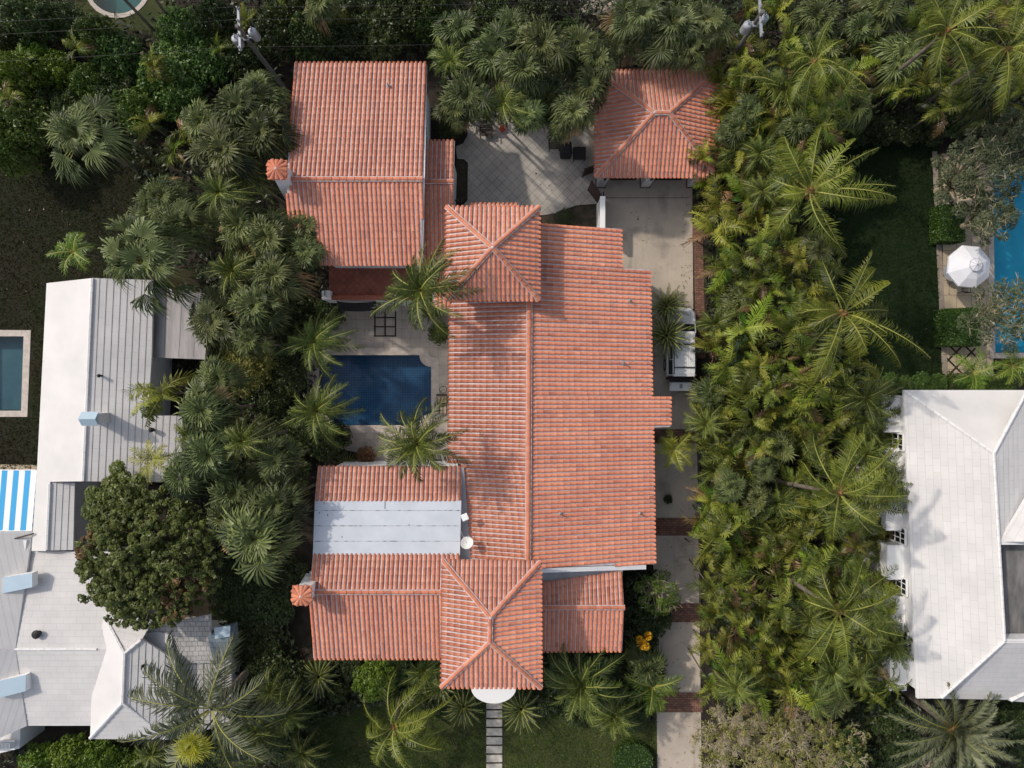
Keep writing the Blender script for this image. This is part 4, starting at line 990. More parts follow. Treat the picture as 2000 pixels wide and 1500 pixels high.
stepped_slope(eh, RT, [(2140, 1286), (1971, 1369), (2140, 1380)], cw=0.36, rise=0.025)
cap_line(eh, [(R0.hit(1940, 885)+up*.5, R0.hit(1766, 763)+up*.5), (R0.hit(1940, 885)+up*.5, R0.hit(1961, 1252)+up*.5), (R0.hit(1961, 1252)+up*.5, R0.hit(1838, 1363)+up*.5), (RE.hit(1940, 885)+up, RE.hit(2003, 766)+up)], r=0.09)
cap_line(eh, [(RT.hit(1972, 1367)+up, RT.hit(2140, 1284)+up)], r=0.12)
b = MB(); b.prism([P(1958, 1062, 8.0), P(2150, 1062, 8.0), P(2150, 1250, 8.0), P(1965, 1250, 8.0)], 7.2, 7.4); b.build('flat_roof', M['flat_dark'], eh)
b = MB(); p, q = P(1955, 1060, 8.3), P(2150, 1060, 8.3); b.box(((p.x+q.x)/2, p.y, 7.9), (q.x-p.x, 0.2, 0.9)); p, q = P(1963, 1252, 8.4), P(2150, 1252, 8.4); b.box(((p.x+q.x)/2, p.y, 7.95), (q.x-p.x, 0.2, 0.9)); b.build('parapet', M['white_cap'], eh)
e0, e1, e2, e3 = P(1765, 762, 6.2), P(2150, 762, 6.2), P(2150, 1364, 6.2), P(1791, 1364, 6.2)
xw2 = e0.x+0.45
MB().prism([(xw2, e0.y-.4), (e1.x, e0.y-.4), (e1.x, e3.y+.4), (e3.x+.1, e3.y+.4)], 0, 6.1).build('wall', M['stucco'], eh)
# piers, hoods and barred windows along the west front
ysteps = [(810, 'p'), (862, 'w'), (907, 'p'), (952, 'w'), (1000, 'p'), (1043, 'w'), (1095, 'p'), (1140, 'w'), (1195, 'p'), (1242, 'w'), (1310, 'p')]
for py, kind in ysteps:
    y = P(1740, py, 4.5).y; t_ = (e0.y-y)/(e0.y-e3.y); xx = xw2+t_*(e3.x+.1-xw2)
    if kind == 'p':
        b = MB(); b.box((xx-0.45, y, 2.4), (0.9, 2.0, 4.8)); b.box((xx-0.48, y, 4.86), (1.0, 2.1, 0.12)); b.build('pier', M['white_paint'], eh)
    else:
        win_on_x(xx-0.05, y-0.5, y+0.5, 3.0, 5.4, eh, M['white_paint'], M['glass_dark'], out=-1, bars=2)
W2L(eh)

# utility: make_child with world coords from now on always goes through add_child
# ------------------------------------------------------------------ vehicle
cx = (10.22+12.18)/2
car = empty('parked_car', (cx, 2.7, 0), 'white off-road car with roof rails and its tailgate lowered, parked on the driveway under cycads', 'car')
def C(x, y, z): return Vector((cx+x, 2.7+y, z))
def lofted(rows, m, name, parent, bevel=0.0, closed=True):
    """rows: list of (y, [(x,z)...]) cross-sections"""
    b = MB(); n = len(rows[0][1]); vs = []
    for y, sec in rows:
        for x, z in sec: vs.append(C(x, y, z))
    fs = []
    for j in range(len(rows)-1):
        for k in range(n): fs.append((j*n+k, j*n+(k+1) % n, (j+1)*n+(k+1) % n, (j+1)*n+k))
    fs.append(tuple(range(n))); fs.append(tuple((len(rows)-1)*n+k for k in range(n-1, -1, -1)))
    b.add(vs, fs); return add_child(b, name, m, parent, bevel=bevel, smooth=False)
def sec(hw, zb, zs, zt, ht): return [(-hw*.96, zb), (hw*.96, zb), (hw, zs*.7), (hw, zs), (ht, zt), (-ht, zt), (-hw, zs), (-hw, zs*.7)]
body = lofted([(-2.25, sec(.90, .45, .85, .92, .84)), (-2.15, sec(.97, .35, .98, 1.06, .90)), (1.1, sec(.98, .32, 1.0, 1.08, .92)), (1.3, sec(.97, .32, 1.0, 1.12, .88)), (1.95, sec(.95, .35, .95, 1.07, .82)), (2.25, sec(.82, .4, .85, .98, .66)), (2.38, sec(.6, .45, .7, .80, .45))], M['car_white'], 'body', car, bevel=0.05)
b = MB(); b.prism([C(-.62, 1.32, 0), C(.62, 1.32, 0), C(.55, 2.1, 0), C(-.55, 2.1, 0)], 1.05, 1.145); add_child(b, 'bonnet', M['car_white'], car, bevel=0.03)
# glasshouse
gh = lofted([(-2.12, [(-.88, 1.04), (.88, 1.04), (.74, 1.72), (-.74, 1.72)]), (.62, [(-.88, 1.06), (.88, 1.06), (.72, 1.74), (-.72, 1.74)]), (1.25, [(-.86, 1.08), (.86, 1.08), (.80, 1.16), (-.80, 1.16)])], M['glass_dark'], 'window_glass', car)
for sx in (-1, 1):
    for y in (-2.1, -1.1, -0.1): b = MB(); b.bar(C(sx*.895, y, 1.05), C(sx*.745, y, 1.74), .045, n=4); add_child(b, 'pillar', M['car_white'], car)
    b = MB(); b.bar(C(sx*.885, 1.24, 1.08), C(sx*.735, .64, 1.75), .04, n=4); add_child(b, 'pillar', M['car_white'], car)
roof = lofted([(-2.2, [(-.72, 1.71), (.72, 1.71), (.66, 1.80), (-.66, 1.80)]), (-2.0, [(-.76, 1.71), (.76, 1.71), (.70, 1.84), (-.70, 1.84)]), (.5, [(-.76, 1.72), (.76, 1.72), (.70, 1.85), (-.70, 1.85)]), (.72, [(-.70, 1.71), (.70, 1.71), (.62, 1.79), (-.62, 1.79)])], M['car_white'], 'roof', car, bevel=0.02)
b = MB()
for k in range(-5, 6): b.box(C(k*.11, -.75, 1.858), (.02, 2.1, .02))
add_child(b, 'roof_rib', M['white_paint'], roof)
for sx in (-1, 1):
    b = MB(); b.bar(C(sx*.68, -2.05, 1.90), C(sx*.68, .45, 1.90), .025, n=6)
    for y in (-2.0, -.8, .4): b.box(C(sx*.68, y, 1.87), (.05, .08, .08))
    add_child(b, 'roof_rail', M['plastic'], car)
for y in (-1.62, -.12):
    b = MB(); b.box(C(0, y, 1.93), (1.38, .07, .035)); add_child(b, 'cross_bar', M['plastic'], car)
for sx in (-1, 1):
    b = MB(); b.box(C(sx*1.08, 1.0, 1.15), (.2, .12, .16)); add_child(b, 'wing_mirror', M['plastic'], car, bevel=0.03)
    b = MB(); b.box(C(sx*.72, 2.18, .86), (.25, .18, .14)); add_child(b, 'headlight', M['glass_dark'], car, bevel=0.02)
    b = MB(); b.box(C(sx*.86, -2.2, .95), (.12, .12, .2)); add_child(b, 'tail_light', M['lamp_red'], car, bevel=0.02)
    for y in (1.48, -1.42):
        b = MB(); b.bar(C(sx*.76, y, .39), C(sx*.99, y, .39), .39, n=24); wl = add_child(b, 'wheel', M['rubber'], car, bevel=0.03)
        b = MB(); b.bar(C(sx*.97, y, .39), C(sx*1.0, y, .39), .25, n=16); add_child(b, 'rim', M['alloy'], wl)
b = MB(); b.box(C(-.02, -2.86, .93), (1.5, .60, .07)); tg = add_child(b, 'tailgate', M['car_white'], car, bevel=0.02)
b = MB(); b.box(C(-.02, -2.84, .98), (.2, .3, .02)); add_child(b, 'tailgate_latch', M['galv'], tg)
b = MB(); b.box(C(0, -2.38, 1.02), (1.56, .40, .16)); b.bar(C(-.72, -2.2, 1.7), C(-.72, -2.8, .97), .012); b.bar(C(.72, -2.2, 1.7), C(.72, -2.8, .97), .012); add_child(b, 'load_bay', M['interior'], car)
b = MB(); b.box(C(0, -2.30, .50), (1.8, .16, .22)); b.box(C(0, 2.36, .45), (1.2, .14, .25)); add_child(b, 'bumper', M['plastic'], car, bevel=0.03)
# no bpy.ops used; parents of sub-parts handled below

# ------------------------------------------------------------------ utility poles and wires
def util_pole(gx, gy, tx, ty, z, label, arm_dir):
    base = P(gx, gy); top = P(tx, ty, z); e = empty('utility_pole', base, label, 'utility pole')
    b = MB(); b.bar((base.x, base.y, 0), top, .17, .11, n=10); add_child(b, 'pole', M['pole_wood'], e)
    d = Vector(arm_dir).normalized(); s = d.cross(Vector((0, 0, 1)))
    up_ = Vector((0, 0, 1)); ta = top-up_*.4; b = MB()
    R = Matrix((d, s, up_)).transposed()
    b.box(ta, (2.4, .12, .14), mat=R); add_child(b, 'crossarm', M['galv'], e)
    for k in (-1.1, -.4, .4, 1.1):
        b = MB(); b.lathe(ta+d*k+up_*.07, [(.05, 0), (.07, .05), (.04, .1), (.07, .15), (.03, .24)], 8); add_child(b, 'insulator', M['galv'], e)
    for k, off in enumerate((-.48, .48)):
        c = ta+s*off+d*(.35*(k-.5))-up_*1.0
        b = MB(); b.lathe(c, [(.20, -.40), (.25, -.36), (.25, .34), (.20, .42), (.05, .46)], 14); b.bar(c+up_*.4, c+up_*.65, .04); b.bar(c+up_*.4+d*.12, c+up_*.6+d*.14, .03); add_child(b, 'transformer', M['galv'], e)
    b = MB(); b.bar(ta-up_*1.0+s*.5, ta-up_*1.0-s*.5, .04); b.box(ta-up_*1.0, (.3, .3, .1)); add_child(b, 'bracket', M['galv'], e)
    return ta, d
t1, d1 = util_pole(560, 178, 462, 50, 9.0, 'grey utility pole with transformers rising out of the shrubs at top left', (-.05, 1, 0))
t2, d2 = util_pole(1405, 150, 1490, 22, 9.0, 'grey utility pole with transformers among palms north of the garage', (-.05, 1, 0))
def wire(pts, label):
    mb = MB()
    for a, c in zip(pts[:-1], pts[1:]):
        a, c = Vector(a), Vector(c); L_ = (c-a).length; n = 14; q = []
        for i in range(n+1):
            t = i/n; p = a.lerp(c, t); p.z -= 0.0005*L_*L_*4*t*(1-t); q.append(p)
        for i in range(n): mb.bar(q[i], q[i+1], .006, n=4, caps=False)
    tag(mb.build('overhead_wire', M['wire']), label, 'wire')
for k, lb in ((-1.1, 'overhead wire nearest the villa, strung between the two utility poles'), (.4, 'middle overhead wire between the two utility poles'), (1.1, 'overhead wire farthest from the villa, along the top edge of the photo')):
    a0, c0 = t1+d1*k, t2+d2*k
    wire([a0+Vector((-30, -1.2, 0)), a0+Vector((0, 0, .3)), c0+Vector((0, 0, .3)), c0+Vector((30, 1.0, 0))], lb)

# ------------------------------------------------------------------ furniture
def slat_chair(px, py, rz, wd, label, group=None):
    e = empty('slatted_bench', P(px, py), label, 'bench', group, rz)
    def ch(b, n, m=M['dark_wood']): return b.build(n, m, e)
    b = MB()
    for k in range(6): b.box((0, -.22+k*.085, .43), (wd, .06, .03))
    ch(b, 'seat')
    b = MB(); k = int(wd/.09)
    for i in range(k): b.box((-wd/2+.05+i*(wd-.1)/(k-1), .32, .68), (.045, .03, .44))
    b.box((0, .32, .92), (wd, .05, .06)); b.box((0, .31, .47), (wd, .04, .05)); ch(b, 'backrest')
    for sx in (-1, 1):
        for y in (-.24, .28): b = MB(); b.box((sx*(wd/2-.03), y, .21 if y < 0 else .3), (.06, .06, .42 if y < 0 else .6)); ch(b, 'leg')
        b = MB(); b.box((sx*(wd/2-.01), .02, .64), (.07, .6, .04)); ch(b, 'armrest')
    return e
slat_chair(950, 263, 0, .85, 'dark slatted armchair under palm fronds at the top of the courtyard patio')
slat_chair(1082, 288, 0.05, .75, 'dark slatted chair beside the covered barbecue on the courtyard patio')
e = empty('covered_barbecue', P(1104, 298), 'bulky black-covered barbecue on the patio near the garage', 'barbecue')
b = MB(); b.box((0, 0, .5), (.75, 1.0, 1.0)); b.build('cover', M['dark_cloth'], e, bevel=0.18)
b = MB(); b.box((0, 0, .04), (.7, .9, .08)); b.build('base', M['dark_metal'], e)
e = empty('patio_table', P(1130, 305), 'low black patio table between the covered barbecue and the garage wall', 'table')
b = MB(); b.box((0, 0, .62), (.85, .85, .05)); b.build('tabletop', M['dark_metal'], e)
for sx in (-1, 1):
    for sy in (-1, 1): b = MB(); b.box((sx*.36, sy*.36, .3), (.05, .05, .6)); b.build('leg', M['dark_metal'], e)
b = MB(); b.lathe(P(981, 253), [(.16, 0), (.2, .1), (.18, .3), (.1, .34)], 12); tag(b.build('bucket', M['red']), 'small red bucket half hidden by palm fronds on the courtyard patio', 'bucket')
b = MB(); b.lathe(P(1047, 339, 0.02), [(.06, 0), (.06, .012)], 10); tag(b.build('drain_cover', M['dark_metal']), 'small dark round drain in the middle of the courtyard patio', 'drain')
b = MB(); b.lathe(P(1246, 428, 0.02), [(.06, 0), (.06, .012)], 10); tag(b.build('drain_cover', M['dark_metal']), 'small dark round drain in the concrete driveway in front of the garage', 'drain')
# pool side
e = empty('side_table', P(867, 761), 'small round wire side table with three spokes at the pool edge beside the main roof', 'table')
b = MB(); n = 24
for k in range(n):
    a0, a1 = 2*math.pi*k/n, 2*math.pi*(k+1)/n; b.bar((.24*math.cos(a0), .24*math.sin(a0), .5), (.24*math.cos(a1), .24*math.sin(a1), .5), .018, n=5)
for k in range(3): a = math.pi/2+2*math.pi*k/3; b.bar((0, 0, .5), (.24*math.cos(a), .24*math.sin(a), .5), .012, n=4)
b.build('ring_top', M['dark_metal'], e)
for k in range(3): a = math.pi/2+2*math.pi*k/3; b = MB(); b.bar((.22*math.cos(a), .22*math.sin(a), .5), (.15*math.cos(a), .15*math.sin(a), 0), .012, n=4); b.build('leg', M['dark_metal'], e)
e = empty('lounge_chair', P(864, 779), 'metal lounge chair with a tan cushion at the east side of the pool', 'chair')
b = MB(); b.box((0, 0, .3), (.72, .62, .05)); b.box((0, .3, .5), (.72, .05, .4)); b.build('frame', M['dark_metal'], e)
b = MB(); b.box((0, -.02, .38), (.66, .52, .12)); b.build('cushion', M['tan_cloth'], e, bevel=0.04)
for sx in (-1, 1):
    for sy in (-1, 1): b = MB(); b.box((sx*.33, sy*.28, .15), (.04, .04, .3)); b.build('leg', M['dark_metal'], e)
e = empty('footstool', P(866, 800), 'low metal footstool frame with a tan seat below the lounge chair by the pool', 'stool')
b = MB()
for sx in (-1, 0, 1): b.box((sx*.24, 0, .32), (.035, .58, .035))
for sy in (-1, 1): b.box((0, sy*.28, .325), (.52, .035, .03))
b.build('frame', M['dark_metal'], e)
b = MB(); b.box((0, 0, .28), (.46, .5, .04)); b.build('seat', M['tan_cloth'], e)
for sx in (-1, 1):
    for sy in (-1, 1): b = MB(); b.box((sx*.24, sy*.27, .15), (.035, .035, .3)); b.build('leg', M['dark_metal'], e)

# umbrella on the east pool terrace
e = empty('parasol', (P(1899, 519, 2.6).x, P(1899, 519, 2.6).y, 0), 'large white octagonal parasol open over a table beside the bright blue pool', 'parasol')
cz = 2.9; R_ = 1.42
b = MB()
def ring8(r, z): return [Vector((r*math.cos(math.pi*2*k/8+.3), r*math.sin(math.pi*2*k/8+.3), z)) for k in range(8)]
r0, r1_, r2_ = ring8(.35, cz-.02), ring8(.9, cz-.28), ring8(R_, cz-.62); vs = r0+r1_+r2_
fs = [(j*8+k, j*8+(k+1) % 8, (j+1)*8+(k+1) % 8, (j+1)*8+k) for j in range(2) for k in range(8)]+[tuple(range(7, -1, -1))]
b.add(vs, fs); b.add(r2_+[v-Vector((0, 0, .16)) for v in r2_], [(k, (k+1) % 8, 8+(k+1) % 8, 8+k) for k in range(8)])
o = b.build('canopy', M['canopy'], e); s_ = o.modifiers.new('th', 'SOLIDIFY'); s_.thickness = .01
b = MB(); v = ring8(.42, cz+.06); b.add(v+[Vector((0, 0, cz+.22))], [(k, (k+1) % 8, 8) for k in range(8)]); o = b.build('top_vent', M['canopy'], e); s_ = o.modifiers.new('th', 'SOLIDIFY'); s_.thickness = .01
b = MB()
for k in range(8): b.bar(v[k]+Vector((0, 0, .012)), v[(k+1) % 8]+Vector((0, 0, .012)), .012, n=4); b.bar(v[k]+Vector((0, 0, .015)), Vector((0, 0, cz+.235)), .008, n=4)
b.build('vent_trim', M['galv'], e)
b = MB(); b.bar((0, 0, 0), (0, 0, cz+.2), .03); b.lathe((0, 0, 0), [(.3, 0), (.3, .06), (.06, .1)], 16); b.build('pole', M['galv'], e)
e = empty('garden_table', (P(1899, 519, 2.6).x-.1, P(1899, 519, 2.6).y-.1, 0), 'round table in the shade under the white parasol', 'table')
b = MB(); b.lathe((0, 0, .70), [(.62, 0), (.62, .04)], 24); b.build('tabletop', M['galv'], e)
b = MB(); b.lathe((0, 0, 0), [(.3, 0), (.05, .08), (.04, .7)], 12); b.build('pedestal', M['dark_metal'], e)
def metal_chair(px, py, rz, label):
    e = empty('metal_chair', P(px, py), label, 'chair', 'metal chairs round the parasol table', rz)
    b = MB()
    for k in range(5): b.box((0, -.2+k*.1, .44), (.46, .03, .02))
    b.bar((-.24, -.24, .44), (.24, -.24, .44), .015); b.bar((-.24, .24, .44), (.24, .24, .44), .015); b.build('seat', M['dark_metal'], e)
    b = MB()
    for k in range(5): b.bar((-.2+k*.1, .24, .46), (-.2+k*.1, .34, .88), .01)
    b.bar((-.24, .35, .9), (.24, .35, .9), .02); b.build('backrest', M['dark_metal'], e)
    for sx in (-1, 1):
        b = MB(); b.bar((sx*.26, -.22, .65), (sx*.26, .28, .65), .018); b.bar((sx*.26, -.22, .44), (sx*.26, -.22, .65), .014); b.build('armrest', M['dark_metal'], e)
        for sy in (-1, 1): b = MB(); b.bar((sx*.24, sy*.24, .44), (sx*.26, sy*.26, 0), .015); b.build('leg', M['dark_metal'], e)
metal_chair(1856, 514, math.pi/2, 'dark metal chair tucked at the west side of the white parasol, the upper of two')
metal_chair(1860, 547, math.pi/2, 'dark metal chair tucked at the west side of the white parasol, the lower of two')
metal_chair(1876, 565, math.pi, 'dark metal chair standing clear below the white parasol')

# ------------------------------------------------------------------ plants: meshes
def blade(mb, base, d, side, L_, wd, droop, tone, mi=0):
    m_ = base+d*L_*.55-Vector((0, 0, droop*.25)); t = base+d*L_-Vector((0, 0, droop)); h = side*wd*.5
    mb.add([base-h*.5, base+h*.5, m_+h, m_-h, t], [(0, 1, 2, 3), (3, 2, 4)], tone, mi)

def frond(mb, R, az, L_, e0, e1, nl, ll, wd, tone, petiole=.12, drp=.35, vee=.25, mi=0, mr=1, r0=0.0, twist=0.0, arr=(72, 28), bend=0.0, wind=(0, 0)):
    """feather frond: rachis starts at elevation e0 and ends at e1 (radians)"""
    p = Vector((math.cos(az)*r0, math.sin(az)*r0, 0)); st = 12; pts = [p]; a = az
    for i in range(st):
        t = (i+.5)/st; e = e0+(e1-e0)*t**1.1; a = az+bend*t
        p = p+Vector((math.cos(a)*math.cos(e), math.sin(a)*math.cos(e), math.sin(e)))*(L_/st)+Vector((wind[0], wind[1], 0))*(t*L_/st); pts.append(p)
    side_h = Vector((-math.sin(az), math.cos(az), 0))
    for i in range(st):
        a_, c_ = pts[i], pts[i+1]; w0 = .035*(1-i/st)+.010
        T = (c_-a_).normalized(); S = T.cross(Vector((0, 0, 1)));
        S = S.normalized() if S.length > .05 else side_h; U = S.cross(T)*.012
        mb.add([a_-S*w0+U, a_+S*w0+U, c_+S*w0*.9+U, c_-S*w0*.9+U], [(0, 1, 2, 3)], tone, mr)
    for k in range(nl):
        t = petiole+(1-petiole)*(k+.5)/nl; f = t*st; i = min(st-1, int(f)); q = pts[i].lerp(pts[i+1], f-i)
        T = (pts[i+1]-pts[i]).normalized(); S = T.cross(Vector((0, 0, 1))); S = S.normalized() if S.length > .05 else side_h
        S = -S
        if twist: S = Matrix.Rotation(twist*t, 3, T) @ S
        U = T.cross(S) if T.cross(S).z > 0 else S.cross(T)
        tt = (t-petiole)/(1-petiole); an = math.radians(arr[0]+(arr[1]-arr[0])*tt)
        prof = min(1, (.35+tt*3))*(1-.62*max(0, (tt-.3)/.7)**1.5)
        for sg in (-1, 1):
            an2 = an+R.gauss(0, .13); d = (T*math.cos(an2)+S*sg*math.sin(an2)+U*(vee+R.uniform(-.1, .1))).normalized()
            blade(mb, q, d, T, ll*prof*R.uniform(.7, 1.15), wd, ll*drp*R.uniform(.5, 1.4), min(1, max(0, tone+R.gauss(0, .16))), mi)

def fan_leaf(mb, R, az, e, lp, rad, nseg, tone, drp=.35, spread=125, mi=0, mr=1, wd=None):
    d = Vector((math.cos(az)*math.cos(e), math.sin(az)*math.cos(e), math.sin(e))); b0 = Vector((0, 0, 0)); hub = d*lp
    S = Vector((-math.sin(az), math.cos(az), 0)); tl_ = e-R.uniform(.35, .8)
    T = Vector((math.cos(az)*math.cos(tl_), math.sin(az)*math.cos(tl_), math.sin(tl_))); N_ = T.cross(S); N_ = N_ if N_.z > 0 else -N_
    roll = R.uniform(-.35, .35); S = (S*math.cos(roll)+N_*math.sin(roll)).normalized(); N_ = T.cross(S); N_ = N_ if N_.z > 0 else -N_
    h = S*.018; mb.add([b0-h, b0+h, hub+h, hub-h], [(0, 1, 2, 3)], tone, mr)
    mr_ = rad*R.uniform(.30, .40); cd = R.uniform(.6, 1.5)
    for k in range(nseg):
        a = math.radians(-spread+2*spread*(k+.5)/nseg); da = math.radians(spread/nseg)
        dir_ = lambda q: T*math.cos(q)+S*math.sin(q)
        fr = abs(a)/math.radians(spread)
        rl = rad*(1-.30*fr**2)*R.uniform(.72, 1.1)
        pl = N_*(.03*rad if k % 2 else -.03*rad)
        cup = N_*(.16*rad)*fr
        p1, p2 = hub+dir_(a-da)*mr_+cup*.4, hub+dir_(a+da)*mr_+pl+cup*.4
        dn = Vector((0, 0, -1))*rad*drp*R.uniform(.4, 1.7)*cd
        tn = min(1, max(0, tone+(.16 if k % 2 else -.16)+R.gauss(0, .10)))  # alternating tone paints the lit and shaded sides of the pleats
        mb.add([hub, p1, p2], [(0, 1, 2)], tn, mi)
        aa = a+R.gauss(0, .07); m2 = hub+dir_(aa)*(mr_+(rl-mr_)*.5)+cup+dn*.18; hh = dir_(a+math.pi/2)*rad*(.75/nseg)
        tip = hub+dir_(aa+R.uniform(-.06, .06))*rl*.97+cup+dn
        mb.add([p1, m2-hh, m2+hh, p2], [(0, 1, 2, 3)], tn, mi); mb.add([m2-hh, m2+hh, tip], [(0, 2, 1)], min(1, tn+.22), mi)  # outer blades toned lighter, painting light caught on the drooping tips

PROTO = {}
def mesh_of(mb, name, mats):
    o = mb.build(name, mats); me = o.data; bpy.data.objects.remove(o); return me
def make_crowns():
    R = random.Random(5)
    for v in range(4):      # coconut: long arching, blown towards +x
        mb = MB(); n = 18
        for i in range(n):
            t = i/n; az = i*2.399+R.uniform(-.45, .45); e0 = math.radians(80-85*t+R.uniform(-12, 12)); e1 = e0-math.radians(R.uniform(55, 110))
            L_ = R.uniform(2.9, 4.4)*(.62+.38*min(1, t*2.5))
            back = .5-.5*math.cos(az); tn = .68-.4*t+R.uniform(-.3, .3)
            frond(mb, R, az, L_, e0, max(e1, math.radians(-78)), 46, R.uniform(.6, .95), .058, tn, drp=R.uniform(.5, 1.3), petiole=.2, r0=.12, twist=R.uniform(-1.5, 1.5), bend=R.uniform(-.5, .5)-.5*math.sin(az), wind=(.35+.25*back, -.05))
        mb.lathe((0, 0, -.5), [(.14, 0), (.22, .3), (.16, .6), (.04, .8)], 9, mi=2)
        for k in range(5): a = R.uniform(0, 6.28); mb.lathe((.26*math.cos(a), .26*math.sin(a), -.4), [(.02, -.13), (.10, -.05), (.10, .08), (.02, .15)], 7, mi=2)
        PROTO['coco', v] = mesh_of(mb, 'crown', [M['coco'], M['rachis'], M['fibre']])
    for v in range(4):      # pool palms: feather crowns, radius 3
        mb = MB(); n = 25
        for i in range(n):
            t = i/n; az = i*2.399+R.uniform(-.45, .45); e0 = math.radians(86-80*t+R.uniform(-10, 10)); e1 = e0-math.radians(R.uniform(60, 120))
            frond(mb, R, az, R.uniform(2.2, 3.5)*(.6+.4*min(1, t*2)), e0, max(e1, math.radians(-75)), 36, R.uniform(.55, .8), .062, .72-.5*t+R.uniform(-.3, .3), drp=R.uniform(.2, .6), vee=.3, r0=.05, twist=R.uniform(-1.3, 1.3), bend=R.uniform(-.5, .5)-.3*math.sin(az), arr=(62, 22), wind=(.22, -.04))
        PROTO['pool', v] = mesh_of(mb, 'crown', [M['pool_palm'], M['rachis'], M['fibre']])
    for v in range(9):      # belt palms: short arching fronds with stiff leaflets, radius 1.7
        mb = MB(); n = R.choice((8, 9, 10, 12)); ax, ay = R.uniform(-.3, .3), R.uniform(-.3, .3)
        for i in range(n):
            t = i/n; az = i*2.399+R.uniform(-.6, .6); e0 = math.radians(80-65*t+R.uniform(-15, 15)); e1 = e0-math.radians(R.uniform(60, 140))
            q_ = R.random(); mt = 2 if (t > .6 and q_ < .13) else (3 if q_ > .80 else 0)
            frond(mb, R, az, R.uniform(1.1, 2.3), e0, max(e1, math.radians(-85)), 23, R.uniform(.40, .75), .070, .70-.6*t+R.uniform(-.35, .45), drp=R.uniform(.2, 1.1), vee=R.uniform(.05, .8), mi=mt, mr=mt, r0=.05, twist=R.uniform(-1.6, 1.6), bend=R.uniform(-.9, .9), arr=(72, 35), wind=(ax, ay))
        mb.lathe((0, 0, -.9), [(.08, 0), (.10, .5), (.04, .9)], 7, tone=.7)
        if v % 3 == 0:
            for k in range(30): a = R.uniform(0, 6.28); q = Vector((.3*math.cos(a), .3*math.sin(a), -.45))*R.uniform(.5, 1.5); blade(mb, q, Vector((math.cos(a), math.sin(a), -.6)).normalized(), Vector((-math.sin(a), math.cos(a), 0)), .4, .05, .1, R.random(), 2)
        PROTO['belt', v] = mesh_of(mb, 'crown', [M['belt'], M['rachis'], M['dead'], M['lime']])
    for key, m_, cnt, rad, lp, seg in (('fan', 'fan', 4, 1.2, 1.35, 28), ('fand', 'fan_dark', 6, 1.2, .95, 21)):
        for v in range(cnt):
            mb = MB(); n = 25
            for i in range(n):
                t = i/n; az = i*2.399+R.uniform(-.5, .5); e = math.radians(84-105*t+R.uniform(-12, 12))
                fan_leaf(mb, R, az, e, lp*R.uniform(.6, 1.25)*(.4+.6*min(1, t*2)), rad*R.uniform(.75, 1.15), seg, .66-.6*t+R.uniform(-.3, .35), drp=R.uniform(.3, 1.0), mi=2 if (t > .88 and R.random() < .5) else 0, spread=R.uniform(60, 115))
            mb.lathe((0, 0, -.7), [(.16, 0), (.2, .5), (.05, .7)], 9, mi=3)
            PROTO[key, v] = mesh_of(mb, 'crown', [M[m_], M['rachis'], M['dead'], M['fibre']])
    mb = MB(); n = 12       # grey feather palm with few long fronds
    for i in range(n):
        t = i/n; az = i*2.399+R.uniform(-.2, .2); e0 = math.radians(70-60*t); e1 = e0-math.radians(R.uniform(50, 80))
        frond(mb, R, az, R.uniform(3.6, 4.4), e0, e1, 56, 1.15, .085, .6-.5*t+R.uniform(-.3, .3), drp=.5, vee=.1, r0=.12, twist=R.uniform(-1, 1), bend=R.uniform(-.4, .4), arr=(60, 25))
    PROTO['greyf', 0] = mesh_of(mb, 'crown', [M['grey_palm'], M['rachis'], M['fibre']])
    for v in range(2):      # silver date palm, radius 4.2
        mb = MB(); n = 40
        for i in range(n):
            t = i/n; az = i*2.399+R.uniform(-.2, .2); e0 = math.radians(80-80*t); e1 = e0-math.radians(R.uniform(25, 60))
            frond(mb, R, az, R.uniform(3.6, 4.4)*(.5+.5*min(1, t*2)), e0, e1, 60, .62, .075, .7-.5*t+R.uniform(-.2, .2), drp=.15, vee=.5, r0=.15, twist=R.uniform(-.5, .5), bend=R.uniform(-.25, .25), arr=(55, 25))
        mb.lathe((0, 0, -.6), [(.3, 0), (.4, .4), (.1, .9)], 9, mi=2)
        PROTO['date', v] = mesh_of(mb, 'crown', [M['grey_palm'], M['rachis'], M['fibre']])
    for v in range(3):      # cycads, radius 1.3
        mb = MB(); n = 38
        for i in range(n):
            t = i/n; az = i*2.399; e0 = math.radians(75-70*t); e1 = e0-math.radians(R.uniform(30, 60))
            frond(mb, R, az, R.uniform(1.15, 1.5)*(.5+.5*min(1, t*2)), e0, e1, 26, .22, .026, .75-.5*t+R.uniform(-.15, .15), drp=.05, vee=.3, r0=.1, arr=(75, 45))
        PROTO['cycad', v] = mesh_of(mb, 'crown', [M['cycad'], M['rachis']])
    for v in range(3):      # young yellow-green palm, radius 1.2
        mb = MB(); n = 9
        for i in range(n):
            t = i/n; az = i*2.399; e0 = math.radians(60-50*t); frond(mb, R, az, R.uniform(1.0, 1.5), e0, e0-1.2, 22, .5, .05, .6+R.uniform(-.3, .3), drp=.25, vee=.35, r0=.03, bend=R.uniform(-.4, .4))
        PROTO['young', v] = mesh_of(mb, 'crown', [M['yellow_leaf'] if v == 2 else M['bush_bright'], M['rachis']])
    mb = MB()
    for i in range(7): fan_leaf(mb, R, i*2.4+.4, math.radians(82-i*9), .25+.05*i, 1.1, 44, .6+R.uniform(-.2, .3), drp=.05, spread=140)
    PROTO['yfan', 0] = mesh_of(mb, 'crown', [M['yellow_leaf'], M['rachis']])
make_crowns()

